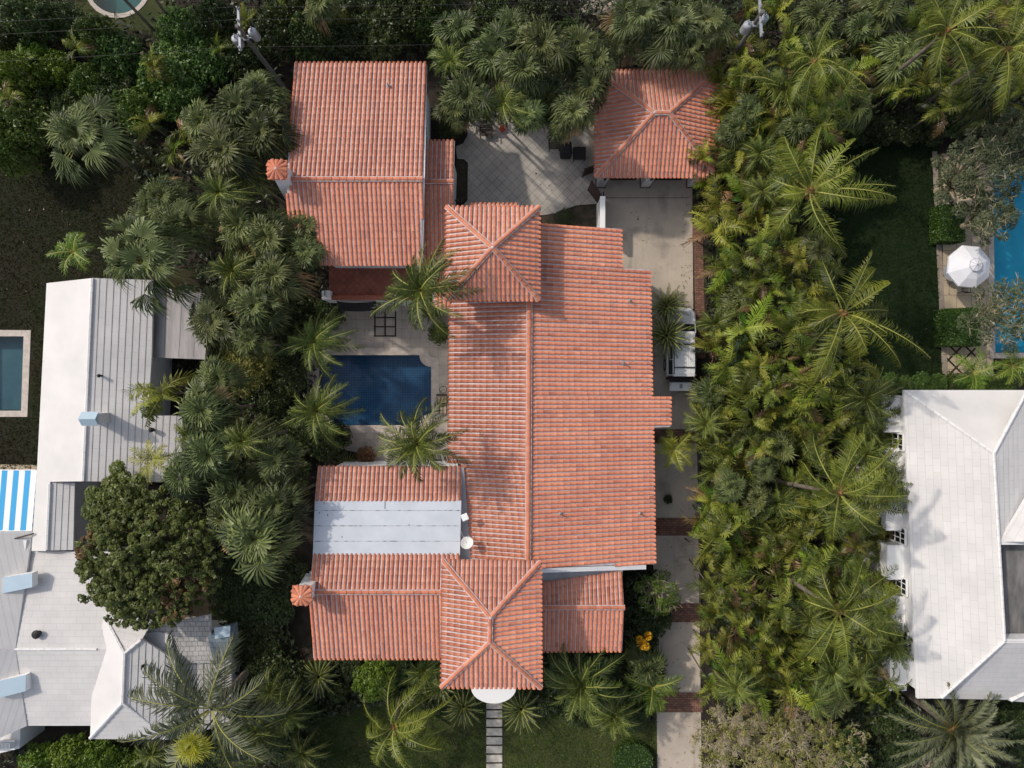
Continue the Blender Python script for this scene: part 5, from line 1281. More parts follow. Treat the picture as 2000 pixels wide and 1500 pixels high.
def leaf_cloud(R, blobs, n, size, tone_bias=0.0, nmat=1, up_bias=.9):
    """numpy leaf quads spread through ellipsoid blobs [(cx,cy,cz,rx,ry,rz,mat)]"""
    vs, fs, tn, mi = [], [], [], []
    vol = np.array([b[3]*b[4] for b in blobs]); cnt = np.maximum(6, (vol/vol.sum()*n).astype(int))
    rg = np.random.default_rng(R.randint(0, 10**6)); base = 0
    for b, c in zip(blobs, cnt):
        d = rg.normal(size=(c, 3)); d /= np.linalg.norm(d, axis=1)[:, None]; d[:, 2] = np.where(rg.random(c) < .7, np.abs(d[:, 2]), d[:, 2])
        r_ = rg.uniform(.55, 1.05, c)**.6
        ctr = np.array(b[:3])+d*np.array(b[3:6])*r_[:, None]
        nn = d*.8+rg.normal(size=(c, 3))*.55+np.array([0, 0, up_bias]); nn /= np.linalg.norm(nn, axis=1)[:, None]
        a = np.cross(nn, rg.normal(size=(c, 3))); a /= np.linalg.norm(a, axis=1)[:, None]; e = np.cross(nn, a)
        s = size*rg.uniform(.6, 1.3, c)[:, None]
        q = np.stack([ctr-a*s, ctr-e*s*.5+nn*s*.12, ctr+a*s, ctr+e*s*.5+nn*s*.12], 1).reshape(-1, 3)
        vs.append(q); fs.append(np.arange(c*4).reshape(-1, 4)+base); base += c*4
        bt = rg.uniform(-.15, .15)
        tn.append(np.clip(.5+tone_bias+bt+rg.normal(0, .2, c), 0, 1)); mi.append(np.full(c, b[6] if len(b) > 6 else 0))
    return np.concatenate(vs), np.concatenate(fs), np.concatenate(tn), np.concatenate(mi)
def dome(R, rx, rz, k, br, flat=1.0, mats=(0,)):
    out = [(0, 0, rz*.35, rx*.72, rx*.72, rz*.55, mats[0])]
    for i in range(k):
        a = i*2.399; rr = rx*.88*math.sqrt((i+.5)/k); z = rz*(.25+.62*math.sqrt(max(0, 1-(rr/rx)**2)))*R.uniform(.85, 1.1)
        s = br*R.uniform(.65, 1.25); out.append((rr*math.cos(a), rr*math.sin(a), z, s, s, s*.75*flat, R.choice(mats)))
    return out
R = random.Random(9)
def stems(mb, R, rx, rz, n, r=.05):
    for i in range(n):
        a = R.uniform(0, 6.28); rr = rx*R.uniform(.3, .75); mb.bar((0, 0, 0), (rr*math.cos(a)*.4, rr*math.sin(a)*.4, rz*.35), r, r*.7, n=5, caps=False); mb.bar((rr*math.cos(a)*.4, rr*math.sin(a)*.4, rz*.35), (rr*math.cos(a), rr*math.sin(a), rz*.75), r*.7, r*.25, n=5, caps=False)
for key, m_ in (('bush', 'bush'), ('bushd', 'bush_dark'), ('bushb', 'bush_bright'), ('dry', 'dry'), ('croton', 'croton')):
    for v in range(3):   # unit bush radius 1, height 1 — scaled per plant
        PROTO[key, v] = cloud_mesh('foliage', leaf_cloud(R, dome(R, 1.0, 1.0, 42, .19), 3800, .050), [M[m_]])
mb = MB(); stems(mb, R, .8, .9, 9, .03); PROTO['stems', 0] = mesh_of(mb, 'stem', [M['bark']])
mb = MB()
for z in range(7): pass
pts = [Vector((0, 0, 0)), Vector((.015, .0, .25)), Vector((.03, .01, .5)), Vector((.015, .02, .75)), Vector((0, 0, 1))]
for i in range(4): mb.bar(pts[i], pts[i+1], .16-.018*i, .16-.018*(i+1), n=8, caps=(i == 0))
PROTO['trunk', 0] = mesh_of(mb, 'trunk', [M['trunk']])

prnd = random.Random(77)
SIZE = dict(coco=4.0, pool=3.0, belt=1.75, fan=2.2, fand=1.8, date=4.2, greyf=4.0, cycad=1.35, young=1.3, yfan=1.5)
NV = dict(coco=4, pool=4, belt=9, fan=4, fand=6, date=2, greyf=1, cycad=3, young=2, yfan=1, bush=3, bushd=3, bushb=3, dry=3, croton=3)
NAMES = dict(coco='coconut_palm', pool='feather_palm', belt='christmas_palm', fan='fan_palm', fand='fan_palm', date='date_palm', greyf='feather_palm', cycad='cycad', young='young_palm', yfan='fan_palm')
LAND = [(160, 268, 'the lone lawn fan palm'), (285, 512, 'the roof-overhanging fan palm'), (455, 55, 'the left utility pole'), (1488, 30, 'the right utility pole'),
 (541, 331, 'the upper chimney'), (589, 1163, 'the lower chimney'), (700, 560, 'the red terrace'), (733, 762, 'the dark pool'), (1000, 330, 'the courtyard patio'), (1290, 240, 'the garage roof'),
 (1583, 372, 'the first lawn-side coconut palm'), (1648, 612, 'the second coconut palm'), (1640, 962, 'the third coconut palm'), (1640, 1195, 'the lowest coconut palm'), (1592, 120, 'the belt-top coconut palm'),
 (1335, 690, 'the parked white car'), (1265, 470, 'the sunlit driveway patch'), (1310, 1028, 'the middle brick band'), (1310, 1196, 'the second brick band'), (1320, 1370, 'the lowest brick band'), (1745, 862, 'the uppermost barred window'), (1750, 1043, 'the third barred window'),
 (1862, 1425, 'the silver date palm'), (290, 1090, 'the big round tree'), (355, 640, 'the grey flat roof'), (175, 815, 'the white chimney'), (1440, 1455, 'the tangled dry tree'), (1850, 60, 'the top right coconut palm'), (1968, 95, 'the corner coconut palm'),
 (1160, 1230, 'the lower right gable'), (730, 1220, 'the lower left wing'), (700, 220, 'the north-west wing'), (235, 10, 'the round pool'), (964, 1358, 'the portico'), (375, 1455, 'the bright yellow fan palm'), (1740, 500, 'the dark lawn'), (756, 1030, 'the flat white roof'), (1258, 1253, 'the yellow flowers'), (1880, 810, 'the right white house'), (250, 1370, 'the hipped white pavilion')]
RANK = {}
def auto_label(desc, noun, px, py):
    lx, ly, nm = min(LAND, key=lambda l: (l[0]-px)**2+(l[1]-py)**2); dx, dy = px-lx, py-ly
    side = ('right of' if dx > 0 else 'left of') if abs(dx) > abs(dy) else ('below' if dy > 0 else 'above')
    if abs(dx) > 14 and abs(dy) > 14:
        side = ('below' if dy > 0 else 'above')+' and '+('right of' if dx > 0 else 'left of')
    PEND.append((nm, side, math.hypot(dx, dy), desc, noun)); return len(PEND)-1
PEND = []
def finish_labels():
    ords = ['nearest', 'second', 'third', 'fourth', 'fifth', 'sixth', 'seventh', 'eighth', 'ninth', 'tenth', 'eleventh', 'twelfth', 'thirteenth', 'fourteenth', 'fifteenth', 'sixteenth', 'seventeenth', 'eighteenth', 'nineteenth', 'twentieth']+['farthest']*20
    by = {}
    for i, p in enumerate(PEND): by.setdefault((p[0], p[1], p[4]), []).append((p[2], i))
    out = {}
    for k, l in by.items():
        for r_, (d, i) in enumerate(sorted(l)): out[i] = f"{PEND[i][3]}, {ords[r_]} {k[1]} {k[0]}"
    for o in COL.objects:
        if 'pend' in o: o['label'] = out[o['pend']]; del o['pend']
def palm(kind, px, py, rpx, label, z=None, group=None, base=None, v=None, rz=None, tilt=.10, cat='palm tree'):
    if z is None: z = dict(coco=9.5, pool=7.0, belt=4.2, fan=6.0, fand=4.5, date=6.0, greyf=6.5, cycad=0.8, young=1.5, yfan=3.0)[kind]
    top = P(px, py, z)
    bs = P(*base) if base else Vector((top.x+prnd.uniform(-.3, .3), top.y+prnd.uniform(-.3, .3), 0))
    e = empty(NAMES[kind], (bs.x, bs.y, 0), label, cat, group)
    if group:
        sz = 'large' if rpx > 58 else 'small' if rpx < 42 else 'mid-sized'
        nn = 'fan palm' if kind in ('fan', 'fand') else 'feathery palm'; ds = {'fan': 'pale', 'fand': 'dark', 'belt': 'bushy', 'pool': 'arching'}.get(kind, 'green')
        e['pend'] = auto_label(f'{sz} {ds} {nn}', nn, px, py)
    rel = top-Vector((bs.x, bs.y, 0)); L_ = rel.length
    s = (rpx/F*(H-z))/SIZE[kind]
    v = prnd.randrange(NV[kind]) if v is None else v
    cr = bpy.data.objects.new('crown', PROTO[kind, v]); COL.objects.link(cr); cr.parent = e; cr.location = rel
    cr.rotation_euler = (prnd.uniform(-tilt, tilt), prnd.uniform(-tilt, tilt), (prnd.uniform(-.5, .5) if kind in ('coco', 'pool') else prnd.uniform(0, 6.28)) if rz is None else rz); cr.scale = (s, s, s*prnd.uniform(.85, 1.1))
    tr = bpy.data.objects.new('trunk', PROTO['trunk', 0]); COL.objects.link(tr); tr.parent = e
    tr.rotation_mode = 'QUATERNION'; tr.rotation_quaternion = rel.to_track_quat('Z', 'Y')
    ts = dict(coco=1.1, pool=1.15, belt=.45, fan=1.1, fand=.75, date=2.0, greyf=1.5, cycad=1.2, young=.4, yfan=.6)[kind]*min(1.2, s*1.0)
    tr.scale = (ts, ts, L_-.1 if L_ > .3 else L_)
    return e
BN = dict(bush='shrub', bushd='shrub', bushb='shrub', dry='shrub', croton='croton_plant')
def bush(kind, px, py, rpx, h, label, group=None, sq=None, v=None, cat='shrub', name=None):
    zt = h*.6; c = P(px, py, zt); e = empty(name or BN[kind], (c.x, c.y, 0), label, cat, group, rz=prnd.uniform(0, 6.28) if sq is None else 0)
    if group:
        sz = 'large' if rpx > 48 else 'small' if rpx < 32 else 'mid-sized'
        ds = {'bush': 'green', 'bushd': 'dark', 'bushb': 'bright green', 'dry': 'olive-brown'}[kind]; e['pend'] = auto_label(f'{sz} {ds} shrub', 'shrub', px, py)
    s = rpx/F*(H-zt)
    sx, sy = sq if sq else (1, 1)
    o = bpy.data.objects.new('foliage', PROTO[kind, prnd.randrange(3) if v is None else v]); COL.objects.link(o); o.parent = e; o.scale = (s*sx, s*sy, h)
    t = bpy.data.objects.new('stem', PROTO['stems', 0]); COL.objects.link(t); t.parent = e; t.scale = (s*sx, s*sy, h)
    return e

# ------------------------------------------------------------------ plants: placing
# coconut palms over the east side
palm('coco', 1583, 372, 158, 'coconut palm leaning over the dark lawn, opposite the garage driveway', base=(1470, 452), z=11.5)
palm('coco', 1648, 612, 150, 'coconut palm with long drooping fronds over the dark lawn, level with the parasol', base=(1515, 660), z=11.5)
palm('coco', 1640, 962, 135, 'coconut palm whose fronds reach the middle of the right white house', base=(1488, 935), z=12)
palm('coco', 1640, 1195, 140, 'coconut palm with yellow-green fronds by the lower end of the right white house', base=(1488, 1095), z=12)
palm('coco', 1592, 120, 95, 'coconut palm above the top of the palm belt, right of the garage', z=8.5)
palm('coco', 1850, 60, 135, 'coconut palm near the top right corner with an orange dying frond', z=9.5)
palm('coco', 120, -130, 105, 'tall coconut palm rooted beside the round pool, left trunk of the two', z=12, base=(322, 82))
palm('coco', 200, -150, 105, 'tall coconut palm rooted beside the round pool, right trunk of the two', z=12, base=(352, 68))
palm('coco', 1968, 95, 120, 'coconut palm in the extreme top right corner of the photo', z=9.5)
# feather palms round the courtyard pool
palm('pool', 822, 568, 112, 'feather palm over the terrace, above the pool', base=(857, 640), z=10)
palm('pool', 815, 868, 108, 'feather palm overhanging the tiled roof below the pool', base=(838, 838), z=10)
palm('pool', 615, 668, 85, 'shaded feather palm at the upper left corner of the pool', z=6)
palm('pool', 618, 803, 85, 'feather palm at the lower left corner of the pool', z=6)
# front garden
palm('coco', 770, 1420, 120, 'large feather palm on the front lawn left of the stepping stones', z=4.5)
palm('pool', 1135, 1335, 105, 'feather palm touching the front tower roof, right of the portico', z=5)
palm('pool', 1195, 1395, 70, 'smaller dark feather palm on the front lawn beside the driveway', z=3)
palm('pool', 830, 1310, 60, 'feather palm tucked under the eave left of the front tower', z=3)
palm('cycad', 622, 1322, 42, 'cycad beside the lower left corner of the villa', z=1)
palm('cycad', 905, 1380, 42, 'cycad left of the stepping stones below the portico', z=.9)
palm('cycad', 1018, 1385, 45, 'cycad right of the stepping stones below the portico', z=.9)
palm('cycad', 860, 1340, 35, 'cycad under the left corner of the front tower', z=.9)
palm('cycad', 1302, 598, 42, 'cycad at the bonnet of the white car, the upper of two', z=1.9, base=(1290, 606))
palm('cycad', 1302, 655, 45, 'cycad leaning over the roof of the white car, the lower of two', z=2.2, base=(1286, 655))
palm('young', 1318, 878, 42, 'bright green young palm between the main roof and the driveway', z=3.2, v=2, cat='palm')
palm('young', 1275, 1340, 60, 'broad-leaved palm beneath the yellow flowers beside the driveway', z=2.2, v=0, cat='palm')
palm('fand', 1262, 1302, 50, 'dark palm just under the yellow flower cluster', z=2.2)
# left side
palm('fan', 158, 268, 88, 'big grey-green fan palm standing alone on the left lawn', z=6.5)
palm('fan', 285, 512, 100, 'big fan palm overhanging the top of the left white roof', z=7.5)
palm('young', 145, 492, 46, 'small feathery palm on the lawn above the left white house', z=3, v=0, cat='palm')
palm('greyf', 412, 1385, 160, 'large grey feather palm over the lower left white roof', z=6.5, rz=1.0)
palm('yfan', 378, 1455, 46, 'bright yellow-green fan palm at the bottom edge of the photo', z=8.2)
palm('date', 1862, 1425, 135, 'large silver date palm in the bottom right corner', z=5.5)
palm('fan', 420, 630, 72, 'pale fan palm at the right end of the grey flat roof', z=6)
palm('belt', 318, 770, 75, 'feather palm leaning over the middle of the left white roof', z=5.8, v=2)
palm('young', 298, 898, 42, 'yellow-green young palm on the edge of the left white roof', z=6.6, v=2, cat='palm')
palm('young', 45, 118, 28, 'bright upright young palm in the top left shrubs', z=3, v=0, cat='palm')
palm('young', 1900, 728, 48, 'green bushy palm at the foot of the diamond paving by the right pool', z=1.8, v=0, cat='palm')
palm('young', 1975, 715, 40, 'bright palm on the right edge below the blue pool', z=1.8, v=1, cat='palm')
def grp(lst, kind, label, group, zz=None, ymax=None):
    for x, y, r_ in lst:
        z = (zz or 5)*prnd.uniform(.85, 1.15); k = (H-z)/H; bx, by = 1000+(x-1000)*k, 750+(y-750)*k
        if ymax: by = min(by, ymax+prnd.uniform(-30, 0))
        k2 = 'pool' if (kind == 'fand' and prnd.random() < .2) else kind
        palm(k2, x, y, r_*(1.12 if k2 == 'pool' else 1), label, z=z, group=group, base=(bx, by))
grp([(440, 300, 72), (470, 215, 66), (515, 265, 62), (430, 375, 60), (490, 345, 58), (505, 175, 45), (395, 240, 50), (525, 200, 45)], 'fand', 'dark fan palm in the clump against the left side of the north-west wing', 'fan palms left of the north-west wing', 8)
grp([(320, 385, 55), (350, 440, 55), (300, 420, 45), (400, 445, 50)], 'fan', 'pale fan palm in the row above the left white roof, right of the lawn', 'fan palms above the left white house', 5)
grp([(470, 440, 55), (525, 465, 62), (455, 530, 66), (575, 480, 50), (540, 540, 58), (500, 600, 60), (585, 447, 52), (596, 490, 42), (490, 665, 45)], 'fand', 'dark fan palm in the clump left of the terrace', 'fan palms left of the terrace', 7.5)
grp([(410, 885, 62), (475, 860, 60), (360, 930, 52), (465, 960, 60), (505, 1050, 85), (540, 985, 60), (400, 800, 62), (430, 740, 50), (370, 850, 45), (540, 900, 50), (440, 1010, 50)], 'fand', 'fan palm in the thicket between the left white house and the pool wing', 'fan palms beside the pool wing', 8)
grp([(1250, 35, 66), (1310, 55, 80), (1372, 45, 66), (1345, 95, 45), (1215, 85, 40)], 'fan', 'pale fan palm in the group at the top edge above the garage', 'fan palms above the garage', 5.5)
grp([(900, 60, 58), (960, 110, 62), (1060, 90, 62), (1130, 95, 58), (1150, 170, 50), (880, 120, 55), (915, 190, 58), (985, 200, 62), (1065, 195, 60), (1020, 140, 58), (1120, 222, 46), (1098, 246, 36), (1000, 55, 50), (890, 215, 38), (945, 212, 38), (1030, 225, 40), (1165, 120, 45)], 'fand', 'dark fan palm in the big clump between the north-west wing and the garage', 'fan palms behind the courtyard', 7.0, ymax=232)
grp([(500, 1430, 70), (560, 1390, 60), (460, 1480, 60), (590, 1470, 50), (530, 1350, 50), (300, 1470, 45)], 'pool', 'dark feather palm in the bottom left thicket', 'feather palms in the bottom left thicket', 4)
grp([(370, 255, 45), (290, 240, 40), (340, 300, 40), (300, 130, 35), (150, 95, 35), (20, 190, 38)], 'belt', 'loose feathery palm among the top left shrubs', 'feathery palms in the top left shrubs', 3.8)
grp([(430, 95, 40), (560, 30, 40), (660, 20, 40), (480, 40, 35)], 'belt', 'small dark palm along the top edge behind the north-west wing', 'small palms behind the north-west wing', 2.5)
palm('fand', 625, 10, 40, 'single fan palm at the top edge above the north-west wing', z=4.5)
palm('cycad', 680, 905, 22, 'reddish spiky plant at the corner of the lower pool deck', z=.4)
# palm belt along the driveway
def scatter(poly, dist, seed, n=4000, avoid=()):
    r_ = random.Random(seed); out = []; xs_, ys_ = [p[0] for p in poly], [p[1] for p in poly]
    def inside(x, y):
        c = False; k = len(poly)
        for i in range(k):
            (x0, y0), (x1, y1) = poly[i], poly[(i+1) % k]
            if (y0 > y) != (y1 > y) and x < (x1-x0)*(y-y0)/(y1-y0)+x0: c = not c
        return c
    for _ in range(n):
        x, y = r_.uniform(min(xs_), max(xs_)), r_.uniform(min(ys_), max(ys_))
        if inside(x, y) and all((x-a)**2+(y-b)**2 > dist**2 for a, b in out) and not any(math.hypot(x-a[0], y-a[1]) < a[2] for a in avoid): out.append((x, y))
    return out
belt_parts = [
 ([(1400, 130), (1660, 110), (1640, 250), (1560, 300), (1390, 300)], 'bushy palm in the belt right beside the garage roof', 'palms beside the garage'),
 ([(1372, 300), (1590, 290), (1600, 480), (1385, 500)], 'bushy palm in the belt between the garage driveway and the dark lawn', 'palms beside the garage driveway'),
 ([(1388, 500), (1600, 480), (1640, 740), (1385, 770)], 'bushy palm in the belt next to the parked white car', 'palms beside the parked car'),
 ([(1378, 770), (1720, 745), (1735, 1010), (1380, 1010)], 'bushy palm in the belt level with the upper half of the right white house', 'palms beside the upper right house'),
 ([(1375, 1010), (1740, 1010), (1750, 1350), (1600, 1380), (1380, 1350)], 'bushy palm in the belt level with the lower half of the right white house', 'palms beside the lower right house'),
]
for i, (poly, lb, gp) in enumerate(belt_parts):
    for (x, y) in scatter(poly, 36, 100+i):
        q_ = prnd.random(); kd = 'belt' if q_ < .74 else ('fand' if q_ < .87 else 'pool')
        if x > 1630 and y > 740 and q_ > .35: kd = 'pool'
        palm(kd, x, y, {'belt': prnd.uniform(36, 66), 'fand': prnd.uniform(30, 46), 'pool': prnd.uniform(48, 76)}[kd], lb, z=prnd.uniform(2.8, 6.2), group=gp)
for (x, y) in scatter([(1430, 20), (2010, 10), (2010, 250), (1880, 215), (1660, 215), (1640, 110), (1440, 100)], 52, 321, avoid=[(1480, 60, 25)]):
    palm('belt' if prnd.random() < .6 else 'fand', x, y, prnd.uniform(38, 60), 'dark palm in the thicket along the top right of the photo', z=prnd.uniform(3, 5), group='palms in the top right thicket')
for (x, y, r_) in ((1570, 8, 26), (1605, 18, 24), (1455, 28, 16), (1440, 10, 18), (1500, 100, 10)):
    pass
# shrubs
def bs(lst, kind, label, group, h=2.2):
    for x, y, r_ in lst: bush(kind, x, y, r_, h*prnd.uniform(.8, 1.25), label, group)
bs([(40, 150, 50), (110, 140, 44), (75, 115, 34)], 'bushb', 'bright light-green shrub near the left edge, top left', 'bright shrubs at top left', 3.5)
bs([(190, 75, 48), (230, 115, 55), (330, 150, 68), (395, 120, 55), (270, 215, 48), (180, 160, 40), (60, 245, 58), (20, 300, 48), (10, 240, 45), (350, 60, 50), (360, 200, 48)], 'bush', 'mid-green leafy shrub in the top left thicket', 'mid-green shrubs at top left', 3.4)
bs([(60, 40, 55), (125, 40, 42), (20, 90, 40), (420, 40, 45), (470, 110, 45), (540, 60, 55), (610, 70, 55), (680, 70, 55), (750, 65, 55), (800, 35, 50), (700, 20, 50), (590, 20, 50), (840, 60, 30), (770, 10, 45), (850, 5, 40), (140, 220, 45), (230, 190, 50), (90, 190, 40)], 'bushd', 'dark green shrub in the hedge-like thicket along the top edge, left half', 'dark shrubs along the top left edge', 3.2)
bs([(1050, 20, 45), (1110, 60, 26), (960, 20, 40)], 'bushd', 'dark green shrub at the top edge above the courtyard palms', 'dark shrubs above the courtyard', 2.4)
bs([(480, 730, 50), (520, 690, 45), (455, 700, 40)], 'dry', 'olive-brown shrub between the left white house and the pool', 'olive shrubs left of the pool', 2.4)
bs([(560, 740, 45), (560, 860, 45), (640, 860, 45), (600, 610, 40), (645, 615, 32), (560, 930, 50), (580, 600, 40), (520, 780, 45), (590, 850, 40), (560, 680, 40), (540, 640, 40), (665, 850, 26)], 'bushd', 'dark shaded shrub around the left end of the pool', 'dark shrubs left of the pool', 1.8)
bs([(470, 1180, 60), (530, 1180, 50), (500, 1250, 55), (560, 1130, 45), (455, 1130, 50), (570, 1330, 40), (520, 1300, 45), (550, 1450, 45), (600, 1400, 30), (400, 1470, 40), (600, 1480, 40)], 'bushd', 'dark shaded shrub in the gap between the left white house and the lower villa wing', 'dark shrubs left of the lower wing', 1.8)
bs([(80, 1492, 45), (140, 1478, 45), (195, 1480, 42), (245, 1498, 40)], 'bushb', 'green leafy shrub along the bottom left edge', 'shrubs along the bottom left edge', 2.4)
bs([(1860, 745, 20), (1800, 748, 24), (1765, 752, 20), (1830, 750, 22), (1740, 745, 20), (1885, 752, 20), (1960, 750, 24), (1925, 755, 22)], 'bush', 'low shrub in the row just above the right white house', 'low shrubs above the right house', 1.0)
bs([(1620, 255, 35), (1670, 258, 35), (1720, 255, 35), (1770, 252, 35), (1820, 255, 32), (1860, 240, 35)], 'bushd', 'nearly black hedge shrub at the top end of the dark lawn', 'hedge shrubs above the dark lawn', 1.8)
bs([(1730, 1400, 45), (1760, 1460, 45), (1990, 1400, 45), (1995, 1460, 40), (1720, 1500, 45), (1680, 1380, 40), (1985, 1330+60, 30)], 'bushd', 'dark shrub in the shade round the silver date palm', 'dark shrubs round the date palm', 1.6)
bs([(1100, 1300, 32), (1150, 1290, 30), (1190, 1300, 32), (1070, 1370, 30), (1120, 1390, 30), (1230, 1350, 30), (1240, 1400, 30)], 'bushd', 'dark low shrub under the lower right gable eave', 'shrubs under the lower right gable', 1.4)
bs([(690, 1310, 26), (780, 1310, 28), (660, 1350, 22), (850, 1375, 24), (820, 1360, 24), (890, 1330, 26)], 'bushd', 'dark low shrub under the eave of the lower left wing', 'shrubs under the lower left wing', 1.2)
bush('bushb', 732, 1328, 44, 2.2, 'rounded bright-green shrub in front of the lower left wing')
bush('bushd', 1275, 1205, 42, 2.0, 'dark lower shrub just above the yellow flowers')
bush('bush', 858, 650, 24, 1.6, 'leafy shrub at the upper right corner of the pool deck')
bush('croton', 845, 600, 26, 1.2, 'reddish shrub in the bed by the terrace palm trunk')
bush('croton', 715, 890, 20, .9, 'reddish croton plant on the lower pool deck', cat='plant')
bush('bushd', 1105, 425, 20, .5, 'low green clump in the courtyard flower bed', cat='plant')
bush('bushd', 880, 250, 26, 1.2, 'dark low shrub at the corner of the courtyard beside the north-west wing')
bush('hedge' if False else 'bushd', 1305, 975, 10, .6, 'tiny weed tuft against the main house wall beside the driveway', cat='plant')

def special_tree(name, px, py, rpx, h, blobs_k, nleaf, size, mats, label, cat, br, bark='bark', zbase=1.8, rust=False, twigs=0, seed=1, flat=1.0, msel=(0,)):
    R = random.Random(seed); zt = h*.75; c = P(px, py, zt); rx = rpx/F*(H-zt)
    e = empty(name, (c.x, c.y, 0), label, cat); bl = dome(R, rx, h-zbase, blobs_k, br, flat, msel)
    bl = [(b[0], b[1], b[2]+zbase, *b[3:]) for b in bl]
    if blobs_k > 90:
        nz = lambda x, y: math.sin(x*2.3+seed+1.3*math.sin(y*1.9))*math.cos(y*2.1+seed*2+math.sin(x*1.3))
        bl = [bl[0]]+[(b[0]+R.gauss(0, .16), b[1]+R.gauss(0, .16), b[2]+.45*nz(b[0], b[1])+R.gauss(0, .12), *b[3:]) for b in bl[1:] if nz(b[0], b[1]) > -.62 or R.random() < .35]
    if rust: bl = [(*b[:6], 1 if (math.hypot(b[0]-rx*.62, b[1]+rx*.55) < rx*.38 or math.hypot(b[0]+rx*.8, b[1]-rx*.2) < rx*.2) and R.random() < .55 else 0) for b in bl]
    bl = [(b[0]+R.gauss(0, .12), b[1]+R.gauss(0, .12), b[2]+R.gauss(0, .25), b[3]*R.uniform(.8, 1.3), b[4]*R.uniform(.8, 1.3), b[5], *b[6:]) for b in bl]
    me = cloud_mesh('crown', leaf_cloud(R, bl[1:], nleaf, size), mats); o = bpy.data.objects.new('crown', me); COL.objects.link(o); o.parent = e
    mb = MB(); mb.bar((0, 0, 0), (0, 0, zbase+.4), .24, .18, n=9)
    for bi, b in enumerate(bl[1:]):
        if bi % max(1, len(bl)//45): continue
        q = Vector((b[0]*.45, b[1]*.45, zbase+(b[2]-zbase)*.4)); mb.bar((0, 0, zbase*.8), q, .12, .07, n=6, caps=False); mb.bar(q, (b[0], b[1], b[2]), .07, .02, n=5, caps=False)
        for k in range(twigs):
            s0 = Vector(b[:3]); d = Vector((R.gauss(0, 1), R.gauss(0, 1), abs(R.gauss(0, .8)))).normalized(); m_ = s0+d*max(.3, b[3])*.8; mb.bar(s0, m_, .022, .014, n=4, caps=False)
            for j in range(3):
                d2 = (d+Vector((R.gauss(0, .6), R.gauss(0, .6), R.gauss(0, .4)))).normalized(); mb.bar(m_, m_+d2*max(.3, b[3])*.9, .013, .006, n=3, caps=False)
    t = mb.build('trunk', M[bark], e); return e
special_tree('sea_grape_tree', 290, 1090, 150, 7.4, 1500, 36000, .115, [M['grape'], M['rusty']], 'big round broadleaf tree with rusty patches covering the middle of the left white roof', 'tree', .17, rust=True, seed=3, zbase=3.0)
special_tree('broadleaf_tree', 232, 975, 62, 6.5, 20, 6000, .12, [M['grape']], 'smaller broadleaf tree above the big round tree, against the left white roof', 'tree', .5, seed=4, zbase=3.0)
special_tree('olive_tree', 1915, 335, 92, 6.0, 34, 7500, .085, [M['olive']], 'grey-green tree overhanging the upper edge of the right blue pool', 'tree', .5, bark='pale_bark', twigs=1, seed=5)
special_tree('olive_tree', 1990, 270, 62, 5.5, 20, 5500, .09, [M['olive']], 'grey-green tree at the right edge above the blue pool', 'tree', .5, bark='pale_bark', twigs=1, seed=15)
special_tree('olive_tree', 1930, 425, 52, 5.0, 16, 2400, .09, [M['olive']], 'thin grey-green tree between the diamond paving and the parasol', 'tree', .45, bark='pale_bark', twigs=3, seed=6)
special_tree('olive_tree', 1962, 610, 78, 5.0, 26, 3600, .085, [M['olive']], 'sparse grey-green tree with bare twigs over the lower part of the blue pool', 'tree', .5, bark='pale_bark', twigs=3, seed=7)
special_tree('dry_tree', 1440, 1455, 92, 4.6, 500, 6500, .06, [M['dry']], 'dry leafless-looking tree with tangled pale twigs at the bottom edge by the driveway', 'tree', .16, bark='pale_bark', twigs=24, seed=8)
special_tree('dry_tree', 1560, 1450, 88, 4.6, 500, 10500, .06, [M['dry']], 'yellowish half-bare tree in the middle of the bottom right thicket', 'tree', .16, bark='pale_bark', twigs=12, seed=9)
special_tree('dry_tree', 1640, 1470, 62, 4.2, 320, 9000, .06, [M['dry'], M['bush']], 'small-leaved yellow-green tree left of the silver date palm', 'tree', .15, bark='pale_bark', twigs=4, seed=10, msel=(0, 1))

special_tree('shrub', 1283, 1158, 44, 3.4, 16, 2600, .06, [M['bush_bright']], 'open spiky green shrub in the corner below the main roof, beside the driveway', 'shrub', .35, bark='pale_bark', twigs=2, seed=21, zbase=1.0)
